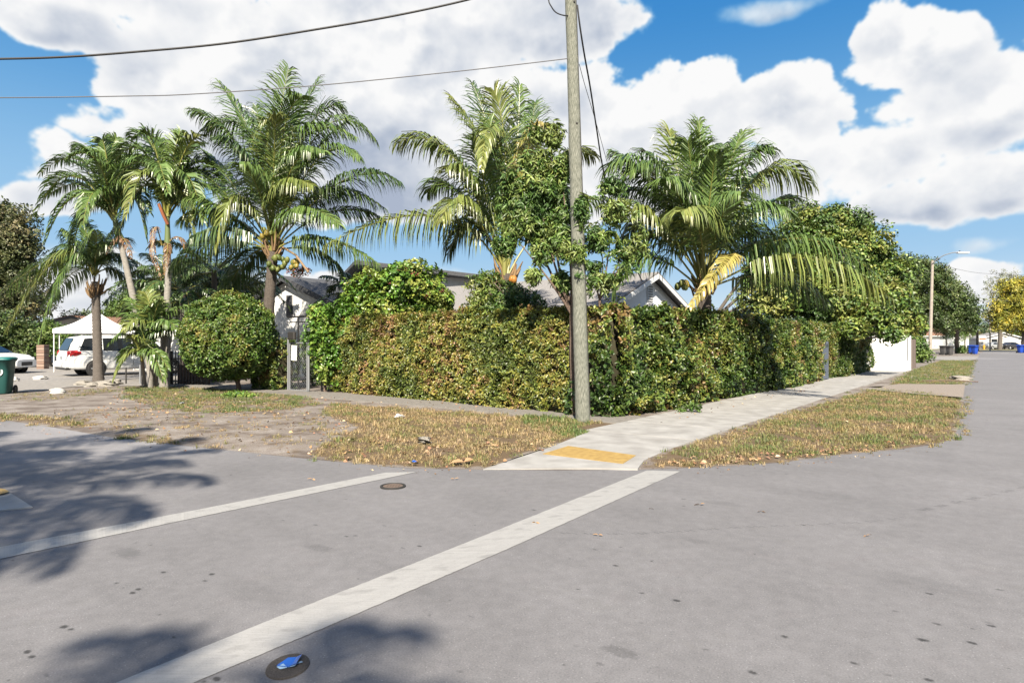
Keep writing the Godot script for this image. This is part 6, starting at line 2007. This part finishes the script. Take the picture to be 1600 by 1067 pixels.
func make_materials() -> void:
	var grain := noise_image(512, 0.09, 3, 1, Color(0.70, 0.70, 0.70), Color(1, 1, 1))
	var bumpy := noise_image(512, 0.12, 4, 2, Color(0, 0, 0), Color(1, 1, 1))
	# ground polygons (picture-corner lists turned to ground coordinates): [polygon, tufts per m2, greenness, size, bare threshold, cover]
	grass_polys = [
		[poly_px([[1010, 729.5], [1060, 730], [1150, 726], [1220, 721], [1300, 710.5], [1400, 701], [1460, 693], [1488, 684], [1496, 658], [1502, 632], [1498, 620], [1440, 615], [1366, 609], [1240, 646], [1100, 690], [1040, 710]]), 270.0, 0.46, 0.95, -0.42, 0.85],
		[poly_px([[1390, 602], [1506, 602], [1513, 590], [1519, 572], [1522, 563], [1440, 563], [1425, 578]]), 90.0, 0.62, 1.1, -0.5, 0.9],
		[poly_px([[490, 714], [560, 722], [640, 729.5], [700, 731], [762, 730], [850, 703], [872, 694], [960, 690], [968, 680], [950, 655], [900, 648], [820, 654], [640, 640], [520, 632], [505, 648], [560, 670], [510, 695]]), 250.0, 0.30, 1.0, -0.40, 0.9],
		[poly_px([[800, 655], [860, 648], [915, 648], [960, 655], [972, 680], [955, 691], [890, 686], [840, 672]]), 260.0, 0.72, 1.25, -0.6, 0.6],
		[poly_px([[200, 606], [330, 608], [470, 618], [500, 634], [450, 642], [340, 648], [255, 640], [190, 622]]), 210.0, 0.60, 0.95, -0.2, 0.55],
		[poly_px([[-60, 641], [0, 646], [100, 656], [160, 664], [120, 668], [0, 655], [-60, 650]]), 200.0, 0.36, 1.0, -0.3, 0.7],
		[poly_px([[165, 678], [215, 678], [290, 690], [275, 696], [190, 686]]), 160.0, 0.42, 0.9, -0.2, 0.6],
		[poly_px([[20, 616], [200, 606], [200, 612], [90, 626], [10, 630]]), 90.0, 0.5, 0.8, -0.1, 0.4]]
	grass_polys.append([poly_px([[120, 640], [260, 640], [470, 640], [520, 660], [540, 690], [470, 716], [380, 706], [250, 688], [120, 664]]), 130.0, 0.30, 0.75, 0.16, 0.3])
	litter_polys = [
		[poly_px([[60, 640], [300, 640], [540, 660], [540, 690], [470, 716], [250, 690], [60, 660]]), 14.0, -0.1],
		[poly_px([[480, 714], [560, 724], [640, 731], [760, 733], [850, 708], [870, 690], [760, 690], [640, 690], [520, 690]]), 45.0, -0.1],
		[poly_px([[1012, 729], [1060, 730], [1150, 726], [1220, 721], [1300, 711], [1400, 701], [1400, 693], [1240, 708], [1060, 720]]), 130.0, -0.3],
		[poly_px([[190, 612], [470, 620], [620, 645], [560, 670], [420, 655], [280, 650], [150, 640]]), 30.0, 0.0],
		[poly_px([[480, 616], [900, 646], [905, 656], [480, 626]]), 16.0, 0.0], [poly_px([[1040, 700], [1240, 650], [1360, 612], [1480, 625], [1460, 680], [1240, 700]]), 9.0, 0.0],
		[poly_px([[985, 664], [1285, 600], [1290, 606], [1005, 674]]), 18.0, 0.0]]
	for q in [[[440, 713], [640, 733], [760, 736], [760, 742], [640, 741], [440, 722]], [[1010, 732], [1150, 728], [1300, 713], [1460, 696], [1500, 680], [1512, 690], [1470, 705], [1300, 724], [1150, 738], [1010, 742]], [[1498, 680], [1508, 630], [1516, 600], [1524, 602], [1518, 640], [1510, 690]], [[0, 657], [170, 684], [440, 714], [440, 722], [170, 692], [0, 668]]]:
		litter_polys.append([poly_px(q), 55.0, 0.0, 1])
	var asphalt := mat("asphalt", Color.WHITE, 0.86)
	asphalt.albedo_texture = asphalt_image()
	asphalt.heightmap_enabled = true
	asphalt.heightmap_texture = noise_image(1024, 0.5, 2, 8, Color(0, 0, 0), Color(1, 1, 1))
	asphalt.heightmap_scale = 0.10
	asphalt.detail_enabled = true
	asphalt.detail_uv_layer = BaseMaterial3D.DETAIL_UV_2
	asphalt.detail_blend_mode = BaseMaterial3D.BLEND_MODE_MUL
	asphalt.detail_albedo = stain_image()
	var soil := mat("soil", Color.WHITE, 0.95)
	soil.albedo_texture = soil_image()
	soil.detail_enabled = true
	soil.detail_uv_layer = BaseMaterial3D.DETAIL_UV_2
	soil.detail_blend_mode = BaseMaterial3D.BLEND_MODE_MUL
	soil.detail_albedo = noise_image(512, 0.10, 4, 12, Color(0.55, 0.52, 0.50), Color(1.0, 1.0, 1.0))
	grained(mat("far_ground", Color.WHITE, 0.95), noise_image(256, 0.05, 4, 13, lin(0.10, 0.10, 0.045), lin(0.19, 0.16, 0.08)), 0.2)
	grained(mat("concrete", Color.WHITE, 0.85), noise_image(512, 0.012, 7, 14, lin(0.215, 0.208, 0.198), lin(0.345, 0.34, 0.33)), 0.30, bumpy, 0.04)
	grained(mat("old_concrete", Color.WHITE, 0.9), noise_image(512, 0.03, 6, 15, lin(0.13, 0.12, 0.108), lin(0.23, 0.215, 0.197)), 0.5, bumpy, 0.2)
	grained(mat("drive", Color.WHITE, 0.9), noise_image(512, 0.025, 6, 16, lin(0.16, 0.15, 0.14), lin(0.29, 0.275, 0.26)), 0.4, bumpy, 0.2)
	grained(mat("gravel", Color.WHITE, 0.95), noise_image(512, 0.08, 5, 17, lin(0.13, 0.105, 0.085), lin(0.33, 0.29, 0.25)), 0.5, bumpy, 0.6)
	mat("road_paint", Color.WHITE, 0.7).albedo_texture = paint_image()
	grained(mat("yellow_pad", Color.WHITE, 0.7), noise_image(512, 0.02, 7, 19, lin(0.25, 0.16, 0.05), lin(0.38, 0.26, 0.085)), 0.7)
	# buildings
	grained(mat("white_wall", Color.WHITE, 0.8), noise_image(256, 0.03, 5, 20, lin(0.66, 0.68, 0.70), lin(0.76, 0.77, 0.79)), 0.5)
	grained(mat("bright_wall", Color.WHITE, 0.8), noise_image(256, 0.03, 5, 21, lin(0.58, 0.58, 0.575), lin(0.74, 0.74, 0.73)), 0.5)
	grained(mat("pale_wall", Color.WHITE, 0.8), noise_image(256, 0.03, 5, 22, lin(0.38, 0.38, 0.38), lin(0.50, 0.50, 0.49)), 0.5)
	grained(mat("grey_roof", Color.WHITE, 0.9), noise_image(256, 0.07, 5, 23, lin(0.145, 0.138, 0.135), lin(0.27, 0.26, 0.25)), 0.6, bumpy, 1.0)
	grained(mat("slate_roof", Color.WHITE, 0.85), noise_image(256, 0.07, 5, 24, lin(0.035, 0.037, 0.042), lin(0.085, 0.088, 0.095)), 0.6, bumpy, 1.0)
	grained(mat("tile_roof", Color.WHITE, 0.85), noise_image(256, 0.07, 5, 25, lin(0.16, 0.08, 0.05), lin(0.28, 0.16, 0.10)), 0.6, bumpy, 2.0)
	mat("white_trim", lin(0.66, 0.67, 0.68), 0.6)
	mat("dark_trim", lin(0.05, 0.052, 0.058), 0.6)
	mat("slate", lin(0.03, 0.03, 0.034), 0.7)
	mat("dark_glass", lin(0.012, 0.014, 0.016), 0.06)
	# metal, wood
	mat("grey_metal", lin(0.25, 0.26, 0.27), 0.5, 0.3)
	mat("galvanised", lin(0.24, 0.25, 0.265), 0.5, 0.4)
	mat("black_metal", lin(0.012, 0.012, 0.013), 0.5)
	mat("blue_metal", lin(0.10, 0.12, 0.16), 0.45, 0.3)
	mat("dark_steel", lin(0.05, 0.047, 0.045), 0.6, 0.5)
	mat("rusty", lin(0.13, 0.095, 0.075), 0.8, 0.2)
	mat("cable", lin(0.018, 0.018, 0.02), 0.6)
	mat("cable_grey", lin(0.09, 0.09, 0.10), 0.6)
	mat("white_paint", lin(0.70, 0.70, 0.69), 0.6)
	mat("orange", lin(0.50, 0.13, 0.05), 0.6)
	mat("lamp_shell", lin(0.45, 0.46, 0.48), 0.5)
	grained(mat("old_wood", Color.WHITE, 0.9), noise_image(256, 0.05, 5, 26, lin(0.11, 0.085, 0.07), lin(0.24, 0.20, 0.17), false, Vector2(1, 8)), 1.2)
	grained(mat("old_wood2", Color.WHITE, 0.9), noise_image(256, 0.05, 5, 27, lin(0.055, 0.035, 0.028), lin(0.13, 0.085, 0.065), false, Vector2(1, 8)), 1.2)
	grained(mat("pole_wood", Color.WHITE, 0.9), noise_image(512, 0.05, 6, 28, lin(0.035, 0.042, 0.03), lin(0.37, 0.365, 0.32), false, Vector2(4, 0.35)), 0.9, noise_image(512, 0.06, 5, 29, Color(0, 0, 0), Color(1, 1, 1), false, Vector2(5, 0.3)), 1.0)
	grained(mat("pale_pole", Color.WHITE, 0.9), noise_image(256, 0.05, 5, 30, lin(0.22, 0.19, 0.16), lin(0.38, 0.34, 0.30)), 0.3)
	# bark
	grained(mat("bark_brown", Color.WHITE, 0.9), noise_image(256, 0.06, 5, 31, lin(0.075, 0.05, 0.038), lin(0.21, 0.155, 0.12)), 1.5, bumpy, 1.0)
	grained(mat("bark_grey", Color.WHITE, 0.9), noise_image(256, 0.06, 5, 32, lin(0.06, 0.05, 0.042), lin(0.17, 0.15, 0.13)), 1.0, bumpy, 1.5)
	grained(mat("palm_bark", Color.WHITE, 0.9), noise_image(256, 0.06, 5, 33, lin(0.045, 0.036, 0.03), lin(0.15, 0.125, 0.105)), 1.2, bumpy, 1.2)
	grained(mat("grey_trunk", Color.WHITE, 0.9), noise_image(256, 0.05, 5, 34, lin(0.15, 0.14, 0.125), lin(0.34, 0.32, 0.29), false, Vector2(0.5, 2)), 1.0, bumpy, 0.8)
	grained(mat("dark_trunk", Color.WHITE, 0.9), noise_image(256, 0.06, 5, 35, lin(0.05, 0.042, 0.036), lin(0.19, 0.165, 0.145), false, Vector2(0.5, 4)), 1.2, bumpy, 1.2)
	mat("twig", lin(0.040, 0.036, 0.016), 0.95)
	mat("fibre_plain", lin(0.22, 0.15, 0.09), 0.9)
	var fb := mat("fibre", Color.WHITE, 0.9)
	fb.vertex_color_use_as_albedo = true
	mat("shaft_green", lin(0.11, 0.145, 0.055), 0.5)
	mat("spear", lin(0.19, 0.185, 0.05), 0.5)
	mat("rust_leaf", lin(0.26, 0.09, 0.04), 0.6)
	# leaves
	leafmat("hedge_leaf", 0.40, 0.30)
	leafmat("big_leaf", 0.36, 0.40)
	leafmat("soft_leaf", 0.45, 0.35)
	leafmat("tree_leaf", 0.45, 0.35)
	leafmat("frond", 0.36, 0.40)
	leafmat("grass", 0.6, 0.4)
	leafmat("dry_leaf", 0.7, 0.2)
	M["sprig"] = leaf_cluster(6, 0.062, 0.036, 0.030, 1, 0.0, 0.3)
	M["broad"] = leaf_cluster(5, 0.125, 0.075, 0.05, 2, 0.0, 0.25)
	M["slim_leaf"] = leaf_cluster(6, 0.10, 0.04, 0.05, 3, 0.3, 0.25)
	M["droop"] = leaf_cluster(8, 0.15, 0.044, 0.02, 4, 1.0, 0.25)
	M["tree_sprig"] = leaf_cluster(7, 0.16, 0.085, 0.12, 5, 0.1, 0.25)
	M["far_sprig"] = leaf_cluster(10, 0.24, 0.13, 0.26, 6, 0.1, 0.25)
	for k in ["sprig", "broad", "slim_leaf", "droop", "tree_sprig", "far_sprig"]:
		M[k] = M[k].mesh()
	var nm := MB.new()
	nm.lathe(Transform3D(), [Vector2(0.001, -0.13), Vector2(0.05, -0.115), Vector2(0.085, -0.06), Vector2(0.095, 0.0), Vector2(0.085, 0.055), Vector2(0.05, 0.10), Vector2(0.02, 0.115), Vector2(0.001, 0.117)], 12)
	M["nut_mesh"] = nm.mesh()
	mat("nut_green", lin(0.075, 0.10, 0.022), 0.5)
	mat("nut_green2", lin(0.12, 0.135, 0.032), 0.5)
	mat("nut_gold", lin(0.22, 0.17, 0.035), 0.5)
	mat("nut_orange", lin(0.33, 0.14, 0.025), 0.5)
	# vehicles, carts, stones
	var wc := mat("white_car", lin(0.66, 0.67, 0.66), 0.3)
	wc.clearcoat_enabled = true
	wc.clearcoat = 0.6
	mat("grey_car", lin(0.28, 0.29, 0.30), 0.3, 0.2)
	mat("dark_car", lin(0.03, 0.03, 0.035), 0.3)
	mat("rubber", lin(0.018, 0.018, 0.018), 0.85)
	mat("alloy", lin(0.40, 0.41, 0.42), 0.35, 0.7)
	mat("black_plastic", lin(0.015, 0.015, 0.016), 0.6)
	mat("red_lens", lin(0.42, 0.02, 0.02), 0.12)
	mat("lamp_glass", lin(0.45, 0.47, 0.50), 0.1)
	mat("cart_green", lin(0.008, 0.062, 0.056), 0.55)
	mat("cart_green_lid", lin(0.012, 0.12, 0.115), 0.5)
	mat("cart_grey", lin(0.06, 0.058, 0.06), 0.6)
	mat("cart_blue", lin(0.01, 0.055, 0.36), 0.5)
	mat("hydrant", lin(0.50, 0.28, 0.02), 0.5)
	mat("tent_cloth", lin(0.72, 0.73, 0.74), 0.7)
	mat("brick_a", lin(0.20, 0.13, 0.10), 0.9)
	mat("brick_b", lin(0.26, 0.19, 0.15), 0.9)
	grained(mat("white_stone", Color.WHITE, 0.8), noise_image(256, 0.05, 5, 36, lin(0.42, 0.41, 0.39), lin(0.72, 0.71, 0.69)), 2.0, bumpy, 1.5)
	grained(mat("pale_stone", Color.WHITE, 0.9), noise_image(256, 0.05, 5, 37, lin(0.20, 0.18, 0.155), lin(0.42, 0.40, 0.36)), 2.0, bumpy, 2.0)
	grained(mat("rough_patch", Color.WHITE, 0.9), noise_image(256, 0.08, 4, 38, lin(0.05, 0.042, 0.036), lin(0.13, 0.112, 0.10)), 4.0, bumpy, 1.0)
	mat("pale_foil", lin(0.28, 0.42, 0.55), 0.3)
	mat("blue_foil", lin(0.02, 0.12, 0.48), 0.3)
